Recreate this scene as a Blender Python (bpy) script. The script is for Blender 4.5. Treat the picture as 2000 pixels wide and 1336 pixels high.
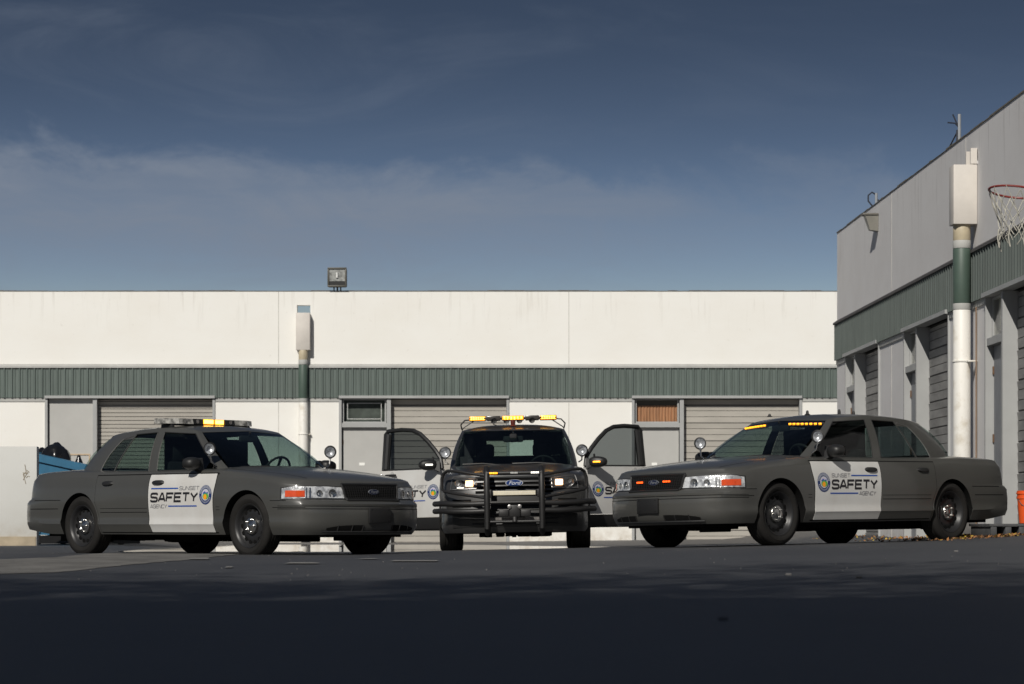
import bpy, bmesh, math, random
import numpy as np
from mathutils import Vector, Matrix, Euler, noise
random.seed(7)
R = math.radians
for o in list(bpy.data.objects): bpy.data.objects.remove(o)
scene = bpy.context.scene
COL = scene.collection

# ------------------------------------------------------------------ camera
F = 5200.0; HZ = 1025.0; CAMZ = 0.322          # focal length in px (2000 px frame), horizon row, lens height
cam = bpy.data.cameras.new('camera'); co = bpy.data.objects.new('camera', cam); COL.objects.link(co)
co.location = (0, 0, CAMZ); co.rotation_euler = (R(90), 0, 0)
cam.sensor_width = 36; cam.lens = 36 * F / 2000; cam.shift_y = (HZ - 668) / 2000
cam.clip_start = 0.1; cam.clip_end = 3000
cam.dof.use_dof = True; cam.dof.focus_distance = 30.0; cam.dof.aperture_fstop = 4.5
scene.camera = co
def at(px, py, Y): return Vector(((px - 1000) / F * Y, Y, CAMZ + (HZ - py) / F * Y))

# ------------------------------------------------------------------ light
SUN = Vector((0.36, 1.0, -0.80)).normalized()
EL = math.asin(-SUN.z); AZ = math.atan2(-SUN.x, -SUN.y)       # direction to the sun, clockwise from +Y
w = bpy.data.worlds.new('World'); scene.world = w; w.use_nodes = True
nt = w.node_tree; nt.nodes.clear()
def N(t, **k):
    n = nt.nodes.new(t)
    for a, b in k.items(): setattr(n, a, b)
    return n
L = nt.links.new
out = N('ShaderNodeOutputWorld'); bg = N('ShaderNodeBackground')
tc = N('ShaderNodeTexCoord')
sky = N('ShaderNodeTexSky', sky_type='NISHITA', sun_disc=False, sun_elevation=EL, sun_rotation=AZ)
sky.altitude = 300; sky.air_density = 1.0; sky.dust_density = 0.6; sky.ozone_density = 2.5
mp = N('ShaderNodeMapping'); mp.inputs['Scale'].default_value = (1, 1, 5.2); mp.inputs['Location'].default_value = (0, 0, -0.345)
vn = N('ShaderNodeVectorMath', operation='NORMALIZE')
L(tc.outputs['Generated'], mp.inputs['Vector']); L(mp.outputs['Vector'], vn.inputs[0]); L(vn.outputs[0], sky.inputs['Vector'])
m2 = N('ShaderNodeMapping'); m2.inputs['Scale'].default_value = (7.5, 7.5, 26); m2.inputs['Location'].default_value = (2.3, 0.4, 1.1)
ns = N('ShaderNodeTexNoise'); ns.inputs['Scale'].default_value = 1.0; ns.inputs['Detail'].default_value = 9; ns.inputs['Roughness'].default_value = 0.52; ns.inputs['Distortion'].default_value = 0.6
L(tc.outputs['Generated'], m2.inputs['Vector']); L(m2.outputs['Vector'], ns.inputs['Vector'])
cr = N('ShaderNodeValToRGB'); cr.color_ramp.elements[0].position = 0.40; cr.color_ramp.elements[1].position = 0.78
L(ns.outputs['Fac'], cr.inputs['Fac'])
sep = N('ShaderNodeSeparateXYZ'); L(tc.outputs['Generated'], sep.inputs[0])
# cloud bank: soft-edged, thick low on the left, thinning upwards and to the right
def MT(op, a, b=None, c=None):
    n = N('ShaderNodeMath', operation=op)
    for i, v in enumerate((a, b, c)):
        if v is None: continue
        if isinstance(v, (int, float)): n.inputs[i].default_value = v
        else: L(v, n.inputs[i])
    return n.outputs[0]
def MR(v, a, b, c, d, interp='SMOOTHSTEP'):
    n = N('ShaderNodeMapRange', interpolation_type=interp); L(v, n.inputs['Value']); n.inputs['From Min'].default_value = a; n.inputs['From Max'].default_value = b; n.inputs['To Min'].default_value = c; n.inputs['To Max'].default_value = d; return n.outputs[0]
def cloudnoise(sc, loc, detail=7, rough=.55, dist=.4):
    m_ = N('ShaderNodeMapping'); m_.inputs['Scale'].default_value = sc; m_.inputs['Location'].default_value = loc; L(tc.outputs['Generated'], m_.inputs[0])
    n = N('ShaderNodeTexNoise'); n.inputs['Scale'].default_value = 1; n.inputs['Detail'].default_value = detail; n.inputs['Roughness'].default_value = rough; n.inputs['Distortion'].default_value = dist; L(m_.outputs[0], n.inputs['Vector']); return n.outputs['Fac']
edge = MT('MULTIPLY_ADD', MT('SUBTRACT', cloudnoise((13, 13, 24), (3.1, 0, .7), 9, .62), .5), .075, MT('MULTIPLY_ADD', sep.outputs['X'], .02, sep.outputs['Z']))
bank = MR(edge, .1385, .122, 0, 1)
bank = MT('MULTIPLY', bank, MR(sep.outputs['X'], -.03, .10, 1, .45))
bank = MT('MULTIPLY', bank, MR(cloudnoise((9, 9, 38), (1.7, 0, 5.2)), .25, .7, .62, 1.0))
bank = MT('MULTIPLY', bank, MR(sep.outputs['Z'], .082, .120, .45, 1.1))
bank = MT('MULTIPLY', bank, MR(cloudnoise((22, 22, 62), (4.7, 0, 8.2), 9, .65, .8), .3, .7, .74, 1.12))
wisp = MT('MULTIPLY', MR(cloudnoise((7, 7, 30), (6.3, 0, 2.2), 8, .6, .9), .45, .80, 0, .22), MR(sep.outputs['X'], .10, -.14, .35, 1))
cov = MT('MINIMUM', MT('ADD', MT('MULTIPLY', bank, .85), wisp), .92)
mix = N('ShaderNodeMixRGB'); mix.inputs['Color2'].default_value = (3.75, 4.4, 5.55, 1)
hue = N('ShaderNodeHueSaturation'); hue.inputs['Saturation'].default_value = 0.90; hue.inputs['Value'].default_value = 1.0
dim = N('ShaderNodeMixRGB', blend_type='MULTIPLY'); dim.inputs[0].default_value = 1; L(sky.outputs[0], dim.inputs[1]); L(MR(sep.outputs['Z'], .095, .20, 1.0, .70), dim.inputs[2])
L(dim.outputs[0], hue.inputs['Color'])
L(cov, mix.inputs['Fac']); L(hue.outputs[0], mix.inputs['Color1'])
L(mix.outputs[0], bg.inputs['Color']); bg.inputs['Strength'].default_value = 0.053
L(bg.outputs[0], out.inputs[0])
sl = bpy.data.lights.new('sun', 'SUN'); sl.energy = 3.9; sl.angle = R(0.5); sl.color = (1.0, 0.955, 0.88)
so = bpy.data.objects.new('sun', sl); COL.objects.link(so); so.rotation_euler = SUN.to_track_quat('-Z', 'Y').to_euler()
so.location = (-10, -10, 30)
vs = scene.view_settings; vs.view_transform = 'Standard'; vs.look = 'None'; vs.exposure = 0.0; vs.gamma = 1.0

# ------------------------------------------------------------------ materials
MATS = {}
def mat(name, col, rough=0.6, metal=0.0, spec=0.5, emit=None, estr=0.0, var=0.0, vscale=3.0, bump=0.0, bscale=60.0, coat=0.0, vstretch=None, col2=None, vlo=.35, vhi=.7):
    if name in MATS: return MATS[name]
    m = bpy.data.materials.new(name); m.use_nodes = True; t = m.node_tree; b = t.nodes['Principled BSDF']
    b.inputs['Base Color'].default_value = (*col, 1); b.inputs['Roughness'].default_value = rough
    b.inputs['Metallic'].default_value = metal; b.inputs['Specular IOR Level'].default_value = spec
    if coat: b.inputs['Coat Weight'].default_value = coat; b.inputs['Coat Roughness'].default_value = 0.12
    if emit: b.inputs['Emission Color'].default_value = (*emit, 1); b.inputs['Emission Strength'].default_value = estr
    if var or bump:
        tc = t.nodes.new('ShaderNodeTexCoord'); mp = t.nodes.new('ShaderNodeMapping'); t.links.new(tc.outputs['Object'], mp.inputs[0])
        if vstretch: mp.inputs['Scale'].default_value = vstretch
    if var:
        n = t.nodes.new('ShaderNodeTexNoise'); n.inputs['Scale'].default_value = vscale; n.inputs['Detail'].default_value = 8; n.inputs['Roughness'].default_value = .6
        t.links.new(mp.outputs[0], n.inputs['Vector'])
        r = t.nodes.new('ShaderNodeValToRGB'); r.color_ramp.elements[0].position = vlo; r.color_ramp.elements[1].position = vhi
        c2 = col2 if col2 else tuple(c * (1 - var) for c in col)
        r.color_ramp.elements[0].color = (*col, 1); r.color_ramp.elements[1].color = (*c2, 1)
        t.links.new(n.outputs['Fac'], r.inputs[0]); t.links.new(r.outputs[0], b.inputs['Base Color'])
        rr = t.nodes.new('ShaderNodeMapRange'); rr.inputs['To Min'].default_value = max(0, rough - .08); rr.inputs['To Max'].default_value = min(1, rough + .1)
        t.links.new(n.outputs['Fac'], rr.inputs[0]); t.links.new(rr.outputs[0], b.inputs['Roughness'])
    if bump:
        n2 = t.nodes.new('ShaderNodeTexNoise'); n2.inputs['Scale'].default_value = bscale; n2.inputs['Detail'].default_value = 6
        t.links.new(tc.outputs['Object'], n2.inputs['Vector'])
        bp = t.nodes.new('ShaderNodeBump'); bp.inputs['Strength'].default_value = bump; bp.inputs['Distance'].default_value = 0.01
        t.links.new(n2.outputs['Fac'], bp.inputs['Height']); t.links.new(bp.outputs[0], b.inputs['Normal'])
    MATS[name] = m; return m
def glass(name, tint, refl=1.0, rough=0.0):
    if name in MATS: return MATS[name]
    m = bpy.data.materials.new(name); m.use_nodes = True; t = m.node_tree; t.nodes.clear()
    o = t.nodes.new('ShaderNodeOutputMaterial'); tr = t.nodes.new('ShaderNodeBsdfTransparent'); tr.inputs[0].default_value = (*tint, 1)
    g = t.nodes.new('ShaderNodeBsdfGlossy'); g.inputs['Roughness'].default_value = rough; g.inputs['Color'].default_value = (refl, refl, refl, 1)
    lw = t.nodes.new('ShaderNodeLayerWeight'); lw.inputs[0].default_value = .5; pw = t.nodes.new('ShaderNodeMath'); pw.operation = 'POWER'; pw.inputs[1].default_value = 5
    fr = t.nodes.new('ShaderNodeMath'); fr.operation = 'MULTIPLY_ADD'; fr.inputs[1].default_value = .9; fr.inputs[2].default_value = .045
    t.links.new(lw.outputs['Facing'], pw.inputs[0]); t.links.new(pw.outputs[0], fr.inputs[0])
    mx = t.nodes.new('ShaderNodeMixShader'); t.links.new(fr.outputs[0], mx.inputs[0]); t.links.new(tr.outputs[0], mx.inputs[1]); t.links.new(g.outputs[0], mx.inputs[2])
    t.links.new(mx.outputs[0], o.inputs[0]); MATS[name] = m; return m
paint = mat('grey_paint', (0.057, 0.0565, 0.052), rough=0.38, spec=0.45, var=0.12, vscale=1.4, coat=0.55)
paint_suv = mat('dark_grey_paint', (0.030, 0.0295, 0.029), rough=0.36, spec=0.45, var=0.12, vscale=1.4, coat=0.55)
white_paint = mat('white_paint', (0.56, 0.56, 0.545), rough=0.40, spec=0.45, var=0.09, vscale=2.2, col2=(.49, .475, .45), coat=.3)
black_plastic = mat('black_plastic', (0.013, 0.013, 0.013), rough=0.48, var=.2)
satin_black = mat('satin_black_steel', (0.013, 0.0125, 0.0125), rough=0.5, spec=.5, var=.25, vscale=6)
under_black = mat('underbody_black', (0.006, 0.006, 0.006), rough=0.9, spec=.1)
rubber = mat('tyre_rubber', (0.015, 0.014, 0.013), rough=0.8, spec=.25, var=.35, vscale=5, bump=.15, bscale=40)
rim_black = mat('wheel_black', (0.016, 0.016, 0.017), rough=0.42, spec=.4)
chrome = mat('chrome', (0.50, 0.49, 0.47), rough=0.24, metal=1.0, var=.1, vscale=20)
dull_chrome = mat('dull_metal', (0.35, 0.34, 0.33), rough=0.4, metal=0.9, var=.2, vscale=20)
seam = mat('panel_gap', (0.006, 0.006, 0.006), rough=0.9, spec=.1)
interior = mat('cabin_black', (0.012, 0.013, 0.015), rough=0.8, var=.3)
seatm = mat('seat_fabric', (0.02, 0.021, 0.025), rough=0.9, var=.3, vscale=30)
g_wind = glass('windshield_glass', (0.48, 0.58, 0.55)); g_side = glass('side_glass', (0.34, 0.42, 0.40)); g_dark = glass('tinted_glass', (0.15, 0.17, 0.18), .9)
g_clear = glass('lens_glass', (0.93, 0.94, 0.95), .8)
g_suv = glass('door_glass', (0.17, 0.19, 0.195), .8)
amber_on = mat('amber_lit', (0.9, 0.35, 0.02), rough=.3, emit=(1.0, 0.33, 0.015), estr=2.6)
amber_core = mat('amber_lit_core', (1, .6, .1), rough=.3, emit=(1.0, 0.62, 0.10), estr=5.0)
red_on = mat('red_orange_lit', (0.9, 0.12, 0.02), rough=.3, emit=(1.0, 0.10, 0.01), estr=1.6)
white_on = mat('white_lit', (1, 1, 1), rough=.3, emit=(1.0, 0.93, 0.8), estr=1.5)
head_on = mat('headlamp_lit', (1, .9, .8), rough=.3, emit=(1.0, 0.55, 0.26), estr=3.6)
amber_lens = mat('amber_reflector', (0.80, 0.085, 0.012), rough=.28, spec=.5, var=.25, vscale=30)
red_lens = mat('red_lens', (0.075, 0.008, 0.009), rough=.2)
bar_clear = mat('clear_bar_lens', (0.42, 0.41, 0.38), rough=.25, spec=.6, var=.75, vscale=14, vlo=.4, vhi=.6)
black_ink = mat('black_ink', (0.012, 0.011, 0.014), rough=.5); grey_ink = mat('grey_ink', (0.22, 0.22, 0.23), rough=.5)
blue_ink = mat('blue_ink', (0.015, 0.07, 0.32), rough=.45); navy = mat('navy_ink', (0.012, 0.03, 0.12), rough=.45)
green_ink = mat('green_ink', (0.10, 0.35, 0.05), rough=.5); orange_ink = mat('orange_ink', (0.85, 0.32, 0.01), rough=.5); sky_ink = mat('pale_ink', (0.5, 0.45, 0.55), rough=.5)
silver_ink = mat('silver_ink', (0.6, 0.62, 0.66), rough=.35, metal=.3)

def wallmat(name, col, stain, strength=.5):
    if name in MATS: return MATS[name]
    m = bpy.data.materials.new(name); m.use_nodes = True; t = m.node_tree; b = t.nodes['Principled BSDF']; l = t.links.new
    b.inputs['Roughness'].default_value = .85; b.inputs['Specular IOR Level'].default_value = .25
    tc = t.nodes.new('ShaderNodeTexCoord')
    def nz(scale, stretch, detail=8):
        mp = t.nodes.new('ShaderNodeMapping'); mp.inputs['Scale'].default_value = stretch; l(tc.outputs['Object'], mp.inputs[0])
        n = t.nodes.new('ShaderNodeTexNoise'); n.inputs['Scale'].default_value = scale; n.inputs['Detail'].default_value = detail; n.inputs['Roughness'].default_value = .65
        l(mp.outputs[0], n.inputs['Vector']); return n
    def ramp(src, a, bb):
        r = t.nodes.new('ShaderNodeMapRange'); r.inputs['From Min'].default_value = a; r.inputs['From Max'].default_value = bb; r.clamp = True
        l(src, r.inputs[0]); return r.outputs[0]
    blot = ramp(nz(.55, (1, 1, 1.6)).outputs['Fac'], .42, .72)
    streak = ramp(nz(2.2, (3, 3, .25)).outputs['Fac'], .55, .80)
    fine = ramp(nz(9, (1, 1, 1)).outputs['Fac'], .62, .80)
    sp = t.nodes.new('ShaderNodeSeparateXYZ'); l(tc.outputs['Object'], sp.inputs[0])
    top = ramp(sp.outputs['Z'], 4.3, 5.25); topm = t.nodes.new('ShaderNodeMath'); topm.operation = 'MULTIPLY'; l(top, topm.inputs[0]); l(streak, topm.inputs[1])
    low = ramp(sp.outputs['Z'], .40, -.02)
    c1 = t.nodes.new('ShaderNodeMixRGB'); c1.inputs[1].default_value = (*col, 1); c1.inputs[2].default_value = (*[c * .86 for c in stain], 1)
    def mul(x, k):
        q = t.nodes.new('ShaderNodeMath'); q.operation = 'MULTIPLY'; l(x, q.inputs[0]); q.inputs[1].default_value = k; return q.outputs[0]
    l(mul(blot, .28 * strength), c1.inputs[0])
    c2 = t.nodes.new('ShaderNodeMixRGB'); l(c1.outputs[0], c2.inputs[1]); c2.inputs[2].default_value = (*[c * .55 for c in stain], 1); l(mul(topm.outputs[0], .9 * strength), c2.inputs[0])
    c3 = t.nodes.new('ShaderNodeMixRGB'); l(c2.outputs[0], c3.inputs[1]); c3.inputs[2].default_value = (.30, .26, .20, 1); l(mul(fine, .35 * strength), c3.inputs[0])
    lo2 = t.nodes.new('ShaderNodeMath'); lo2.operation = 'MULTIPLY'; l(low, lo2.inputs[0]); l(ramp(nz(5, (1, 1, 1)).outputs['Fac'], .35, .65), lo2.inputs[1])
    c4 = t.nodes.new('ShaderNodeMixRGB'); l(c3.outputs[0], c4.inputs[1]); c4.inputs[2].default_value = (.38, .31, .22, 1); l(mul(lo2.outputs[0], .8 * strength), c4.inputs[0])
    l(c4.outputs[0], b.inputs['Base Color'])
    bp = t.nodes.new('ShaderNodeBump'); bp.inputs['Strength'].default_value = .25; bp.inputs['Distance'].default_value = .01
    l(nz(45, (1, 1, 1), 4).outputs['Fac'], bp.inputs['Height']); l(bp.outputs[0], b.inputs['Normal'])
    MATS[name] = m; return m
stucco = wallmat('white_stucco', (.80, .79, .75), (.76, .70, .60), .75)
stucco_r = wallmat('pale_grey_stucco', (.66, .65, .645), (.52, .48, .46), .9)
green_metal = mat('green_corrugated_metal', (0.112, 0.142, 0.128), rough=.55, var=.25, vscale=1.5, vstretch=(6, 6, .8))
green_plain = mat('green_trim', (0.07, 0.105, 0.085), rough=.5, var=.2)
trim_grey = mat('grey_trim', (.42, .42, .40), rough=.7, var=.2, vscale=2)
frame_grey = mat('grey_frame', (.36, .365, .36), rough=.6, var=.12, vscale=2)
door_grey = mat('door_grey', (.44, .435, .415), rough=.55, var=.12, vscale=1.2)
roll_grey = mat('shutter_beige', (.43, .405, .36), rough=.55, var=.16, vscale=1.6, vstretch=(1, 1, 4))
roll_dark = mat('shutter_groove', (.09, .085, .08), rough=.8)
pipe_white = mat('pipe_white', (.78, .76, .71), rough=.5, var=.35, vscale=4, col2=(.5, .44, .34), vlo=.5, vhi=.75)
pipe_beige = mat('pipe_beige', (.50, .43, .30), rough=.5, var=.2, vscale=8)
box_white = mat('downpipe_box_paint', (.62, .58, .53), rough=.55, var=.15, vscale=3)
rust = mat('rusty_steel', (.16, .09, .05), rough=.8, var=.4, vscale=20)

# ------------------------------------------------------------------ mesh helpers
SPLIT = {'bumper_groove', 'amber_flasher', 'door_knob', 'grille_light', 'hinge', 'led_bracket', 'lower_intake', 'lower_trim', 'mounting_foot', 'overflow_cheek', 'panel_joint', 'pipe_strap', 'push_bar', 'screw', 'side_rib', 'vent_hole', 'winch_bolt', 'work_lamp', 'moulding_line', 'hood_gap', 'mounting_strap', 'lower_shield'}
class MB:
    def __init__(s): s.v = []; s.f = []; s.m = []
    def add(s, vs, fs, mi=0):
        b = len(s.v); s.v += [tuple(v) for v in vs]; s.f += [tuple(i + b for i in f) for f in fs]; s.m += [mi] * len(fs)
    def box(s, c, d, rot=None, mi=0, bev=0.0):
        x, y, z = d[0] / 2, d[1] / 2, d[2] / 2
        if bev > 0:
            bm = bmesh.new(); bmesh.ops.create_cube(bm, size=1.0); bmesh.ops.scale(bm, vec=d, verts=bm.verts)
            bmesh.ops.bevel(bm, geom=list(bm.edges), offset=min(bev, min(d) * .45), segments=2, profile=.5, affect='EDGES')
            vs = [v.co.copy() for v in bm.verts]; bm.verts.index_update(); fs = [[v.index for v in f.verts] for f in bm.faces]; bm.free()
        else:
            vs = [Vector(p) for p in ((-x, -y, -z), (x, -y, -z), (x, y, -z), (-x, y, -z), (-x, -y, z), (x, -y, z), (x, y, z), (-x, y, z))]
            fs = [(0, 3, 2, 1), (4, 5, 6, 7), (0, 1, 5, 4), (1, 2, 6, 5), (2, 3, 7, 6), (3, 0, 4, 7)]
        if rot is not None: vs = [rot @ v for v in vs]
        s.add([v + Vector(c) for v in vs], fs, mi)
    def b2(s, a, b, mi=0, bev=0.0):
        s.box([(a[i] + b[i]) / 2 for i in range(3)], [abs(b[i] - a[i]) for i in range(3)], mi=mi, bev=bev)
    def tube(s, pts, r, n=10, mi=0, caps=True):
        pts = [Vector(p) for p in pts]; rs = r if isinstance(r, (list, tuple)) else [r] * len(pts)
        prev = None; vs = []; fs = []
        for i, p in enumerate(pts):
            d = (pts[min(i + 1, len(pts) - 1)] - pts[max(i - 1, 0)]).normalized()
            if prev is None: a = d.orthogonal().normalized()
            else: a = (prev - d * prev.dot(d)).normalized()
            prev = a; bb = d.cross(a)
            for k in range(n): t = 2 * math.pi * k / n; vs.append(p + (a * math.cos(t) + bb * math.sin(t)) * rs[i])
        for i in range(len(pts) - 1):
            for k in range(n): k2 = (k + 1) % n; fs.append((i * n + k, i * n + k2, (i + 1) * n + k2, (i + 1) * n + k))
        if caps: fs.append(tuple(range(n))[::-1]); fs.append(tuple((len(pts) - 1) * n + k for k in range(n)))
        s.add(vs, fs, mi)
    def lathe(s, prof, n=32, M=None, mi=0):    # prof (r,h) around local Z
        vs = []; fs = []
        for r, h in prof:
            for k in range(n): t = 2 * math.pi * k / n; vs.append(Vector((r * math.cos(t), r * math.sin(t), h)))
        for i in range(len(prof) - 1):
            for k in range(n): k2 = (k + 1) % n; fs.append((i * n + k, i * n + k2, (i + 1) * n + k2, (i + 1) * n + k))
        if M is not None: vs = [M @ v for v in vs]
        s.add(vs, fs, mi)
    def grid(s, rows, mi=0, closed=False):     # rows of points
        n = len(rows[0]); vs = [p for r in rows for p in r]; fs = []
        for i in range(len(rows) - 1):
            for k in range(n - (0 if closed else 1)):
                k2 = (k + 1) % n; fs.append((i * n + k, i * n + k2, (i + 1) * n + k2, (i + 1) * n + k))
        s.add(vs, fs, mi)
    def disc(s, c, nrm, r, n=24, mi=0, rx=None):
        c = Vector(c); nrm = Vector(nrm).normalized(); up = Vector((0, 0, 1)) if abs(nrm.z) < .9 else Vector((1, 0, 0))
        a = up.cross(nrm).normalized(); b = nrm.cross(a); rx = rx or r
        s.add([c + a * rx * math.cos(2 * math.pi * k / n) + b * r * math.sin(2 * math.pi * k / n) for k in range(n)], [tuple(range(n))], mi)
    def pieces(s):
        V = np.array([tuple(v) for v in s.v]); par = list(range(len(s.v)))
        def find(a):
            while par[a] != a: par[a] = par[par[a]]; a = par[a]
            return a
        for f in s.f:
            r = find(f[0])
            for i in f[1:]: par[find(i)] = r
        roots = {}; 
        for i in range(len(s.v)): roots.setdefault(find(i), []).append(i)
        isl = list(roots.values()); lo = [V[i].min(0) for i in isl]; hi = [V[i].max(0) for i in isl]; g = list(range(len(isl)))
        def gf(a):
            while g[a] != a: a = g[a]
            return a
        for a in range(len(isl)):
            for b in range(a + 1, len(isl)):
                gap = np.maximum(0, np.maximum(lo[a] - hi[b], lo[b] - hi[a])); sz = max((hi[a] - lo[a]).max(), (hi[b] - lo[b]).max())
                if math.sqrt((gap ** 2).sum()) <= max(.02, .5 * sz): g[gf(b)] = gf(a)
        own = {}
        for k, i in enumerate(isl):
            for v in i: own[v] = gf(k)
        out = {}
        for f, mi in zip(s.f, s.m):
            q = out.setdefault(own[f[0]], MB()); q.add([s.v[i] for i in f], [tuple(range(len(f)))], mi)
        res = []
        for q in out.values():       # weld back identical points
            idx = {}; nv = []; mp_ = []
            for v in q.v:
                if v not in idx: idx[v] = len(nv); nv.append(v)
                mp_.append(idx[v])
            q.v = nv; q.f = [tuple(mp_[i] for i in f) for f in q.f]; keep = [k for k, f in enumerate(q.f) if len(set(f)) >= 3]
            q.f = [tuple(dict.fromkeys(q.f[k])) for k in keep]; q.m = [q.m[k] for k in keep]; res.append(q)
        return res
    def build(s, name, mats, parent=None, smooth=35, weld=0.0, loc=None):
        if name in SPLIT:
            parts = s.pieces()
            if len(parts) > 1:
                obs = [p.build(name + '|', mats, parent, smooth, weld, loc) for p in parts]
                return obs[0]
        name = name.rstrip('|')
        me = bpy.data.meshes.new(name); me.from_pydata([tuple(v) for v in s.v], [], s.f)
        if not isinstance(mats, (list, tuple)): mats = [mats]
        for m in mats: me.materials.append(m)
        me.polygons.foreach_set('material_index', s.m)
        bm = bmesh.new(); bm.from_mesh(me)
        if weld: bmesh.ops.remove_doubles(bm, verts=bm.verts, dist=weld)
        bmesh.ops.recalc_face_normals(bm, faces=bm.faces)
        if smooth:
            for f in bm.faces: f.smooth = True
            a = R(smooth)
            for e in bm.edges:
                if len(e.link_faces) == 2 and e.calc_face_angle(0) > a: e.smooth = False
        bm.to_mesh(me); bm.free()
        o = bpy.data.objects.new(name, me); COL.objects.link(o)
        if parent is not None: o.parent = parent
        if loc is not None: o.location = loc
        return o
def tag(o, label=None, cat=None, group=None, kind=None):
    if label: o['label'] = label
    if cat: o['category'] = cat
    if group: o['group'] = group
    if kind: o['kind'] = kind
    return o
def empty(name, loc, label, cat, group=None, M=None):
    o = bpy.data.objects.new(name, None); COL.objects.link(o); o.empty_display_size = .2
    if M is not None: o.matrix_world = M
    else: o.location = loc
    return tag(o, label, cat, group)
def copy_tree(o, parent=None):
    c = o.copy(); COL.objects.link(c); c.parent = parent
    for ch in list(o.children): copy_tree(ch, c)
    return c
def pchip(tab):
    xs = np.array([t[0] for t in tab], float); ys = np.array([t[1] for t in tab], float)
    if xs[0] > xs[-1]: xs = xs[::-1]; ys = ys[::-1]
    h = np.diff(xs); d = np.diff(ys) / h; m = np.zeros(len(xs)); m[0] = d[0]; m[-1] = d[-1]
    for i in range(1, len(xs) - 1):
        if d[i - 1] * d[i] > 0:
            w1 = 2 * h[i] + h[i - 1]; w2 = h[i] + 2 * h[i - 1]; m[i] = (w1 + w2) / (w1 / d[i - 1] + w2 / d[i])
    def f(x):
        x = min(max(x, xs[0]), xs[-1]); i = int(min(max(np.searchsorted(xs, x) - 1, 0), len(xs) - 2)); t = (x - xs[i]) / h[i]
        return float((1 + 2 * t) * (1 - t) ** 2 * ys[i] + t * (1 - t) ** 2 * h[i] * m[i] + t * t * (3 - 2 * t) * ys[i + 1] + t * t * (t - 1) * h[i] * m[i + 1])
    return f
def ss(a, b, x): t = min(max((x - a) / (b - a), 0), 1); return t * t * (3 - 2 * t)
def lerp(a, b, t): return a + (b - a) * t

# ------------------------------------------------------------------ ground
_P = pchip([(-60, 0), (0, 0), (18, .0), (24, .034), (28.35, .04), (33, .012), (36, -.008), (38.5, -.058), (41, -.078), (45, -.075), (50, -.050), (55.6, -.030), (70, -.02)])
def gz(x, y):
    A = .022 * max(x, -1.6) if x > -1.6 else -.0352
    if x > 9: A = .198
    A *= lerp(1.0, .5, ss(36.5, 41, y) * (1 - ss(4.3, 5.4, x)))
    A *= ss(6, 24, y)
    z = _P(y) + A + .045 * ss(4.6, 5.7, x) * ss(24, 31, y)
    z += .085 * ss(-5, -6.6, x) * ss(35, 39, y) + .05 * ss(4.6, 5.6, x) * ss(38, 42, y)
    z += .010 * (noise.noise(Vector((x * .35, y * .12, 3))) ) * ss(30, 38, y) + .006 * noise.noise(Vector((x * 1.4, y * .5, 9))) * ss(33, 38, y)
    return z
def ground():
    xs = sorted(set([-400, -200, -100, -60, -40, -30, -24] + [round(-20 + .4 * i, 2) for i in range(76)] + [11, 14, 20, 30, 50, 100, 200, 400]))
    ys = sorted(set([-300, -120, -60, -30, -10, -2] + [2 + 1.0 * i for i in range(22)] + [24 + .35 * i for i in range(98)] + [60, 70, 90, 140, 250, 500, 1200]))
    m = MB(); m.grid([[(x, y, gz(x, y)) for x in xs] for y in ys])
    g = m.build('ground', asphalt()); tag(g, kind='structure'); return g
def asphalt():
    m = bpy.data.materials.new('asphalt'); m.use_nodes = True; t = m.node_tree; b = t.nodes['Principled BSDF']; l = t.links.new
    tc = t.nodes.new('ShaderNodeTexCoord')
    def nz(scale, st=(1, 1, 1), d=8, r=.6):
        mp = t.nodes.new('ShaderNodeMapping'); mp.inputs['Scale'].default_value = st; l(tc.outputs['Object'], mp.inputs[0])
        n = t.nodes.new('ShaderNodeTexNoise'); n.inputs['Scale'].default_value = scale; n.inputs['Detail'].default_value = d; n.inputs['Roughness'].default_value = r
        l(mp.outputs[0], n.inputs['Vector']); return n
    r1 = t.nodes.new('ShaderNodeValToRGB'); r1.color_ramp.elements[0].position = .3; r1.color_ramp.elements[1].position = .75
    r1.color_ramp.elements[0].color = (.017, .019, .0235, 1); r1.color_ramp.elements[1].color = (.041, .043, .048, 1)
    l(nz(.35, (1, .6, 1), 10, .7).outputs['Fac'], r1.inputs[0])
    r2 = t.nodes.new('ShaderNodeValToRGB'); r2.color_ramp.elements[0].position = .35; r2.color_ramp.elements[1].position = .72
    r2.color_ramp.elements[0].color = (.5, .5, .5, 1); r2.color_ramp.elements[1].color = (1.6, 1.55, 1.5, 1)
    l(nz(70, d=4).outputs['Fac'], r2.inputs[0])
    mx = t.nodes.new('ShaderNodeMixRGB'); mx.blend_type = 'MULTIPLY'; mx.inputs[0].default_value = .7; l(r1.outputs[0], mx.inputs[1]); l(r2.outputs[0], mx.inputs[2])
    # older, paler asphalt towards the buildings
    sp = t.nodes.new('ShaderNodeSeparateXYZ'); l(tc.outputs['Object'], sp.inputs[0])
    mr = t.nodes.new('ShaderNodeMapRange'); mr.inputs['From Min'].default_value = 46.5; mr.inputs['From Max'].default_value = 48; l(sp.outputs['Y'], mr.inputs[0])
    m3 = t.nodes.new('ShaderNodeMixRGB'); l(mr.outputs[0], m3.inputs[0]); l(mx.outputs[0], m3.inputs[1]); m3.inputs[2].default_value = (.075, .07, .066, 1)
    l(m3.outputs[0], b.inputs['Base Color'])
    b.inputs['Roughness'].default_value = .68; b.inputs['Specular IOR Level'].default_value = .85
    bp = t.nodes.new('ShaderNodeBump'); bp.inputs['Strength'].default_value = .5; bp.inputs['Distance'].default_value = .004
    l(nz(120, d=3).outputs['Fac'], bp.inputs['Height']); l(bp.outputs[0], b.inputs['Normal'])
    return m
ground()
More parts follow.
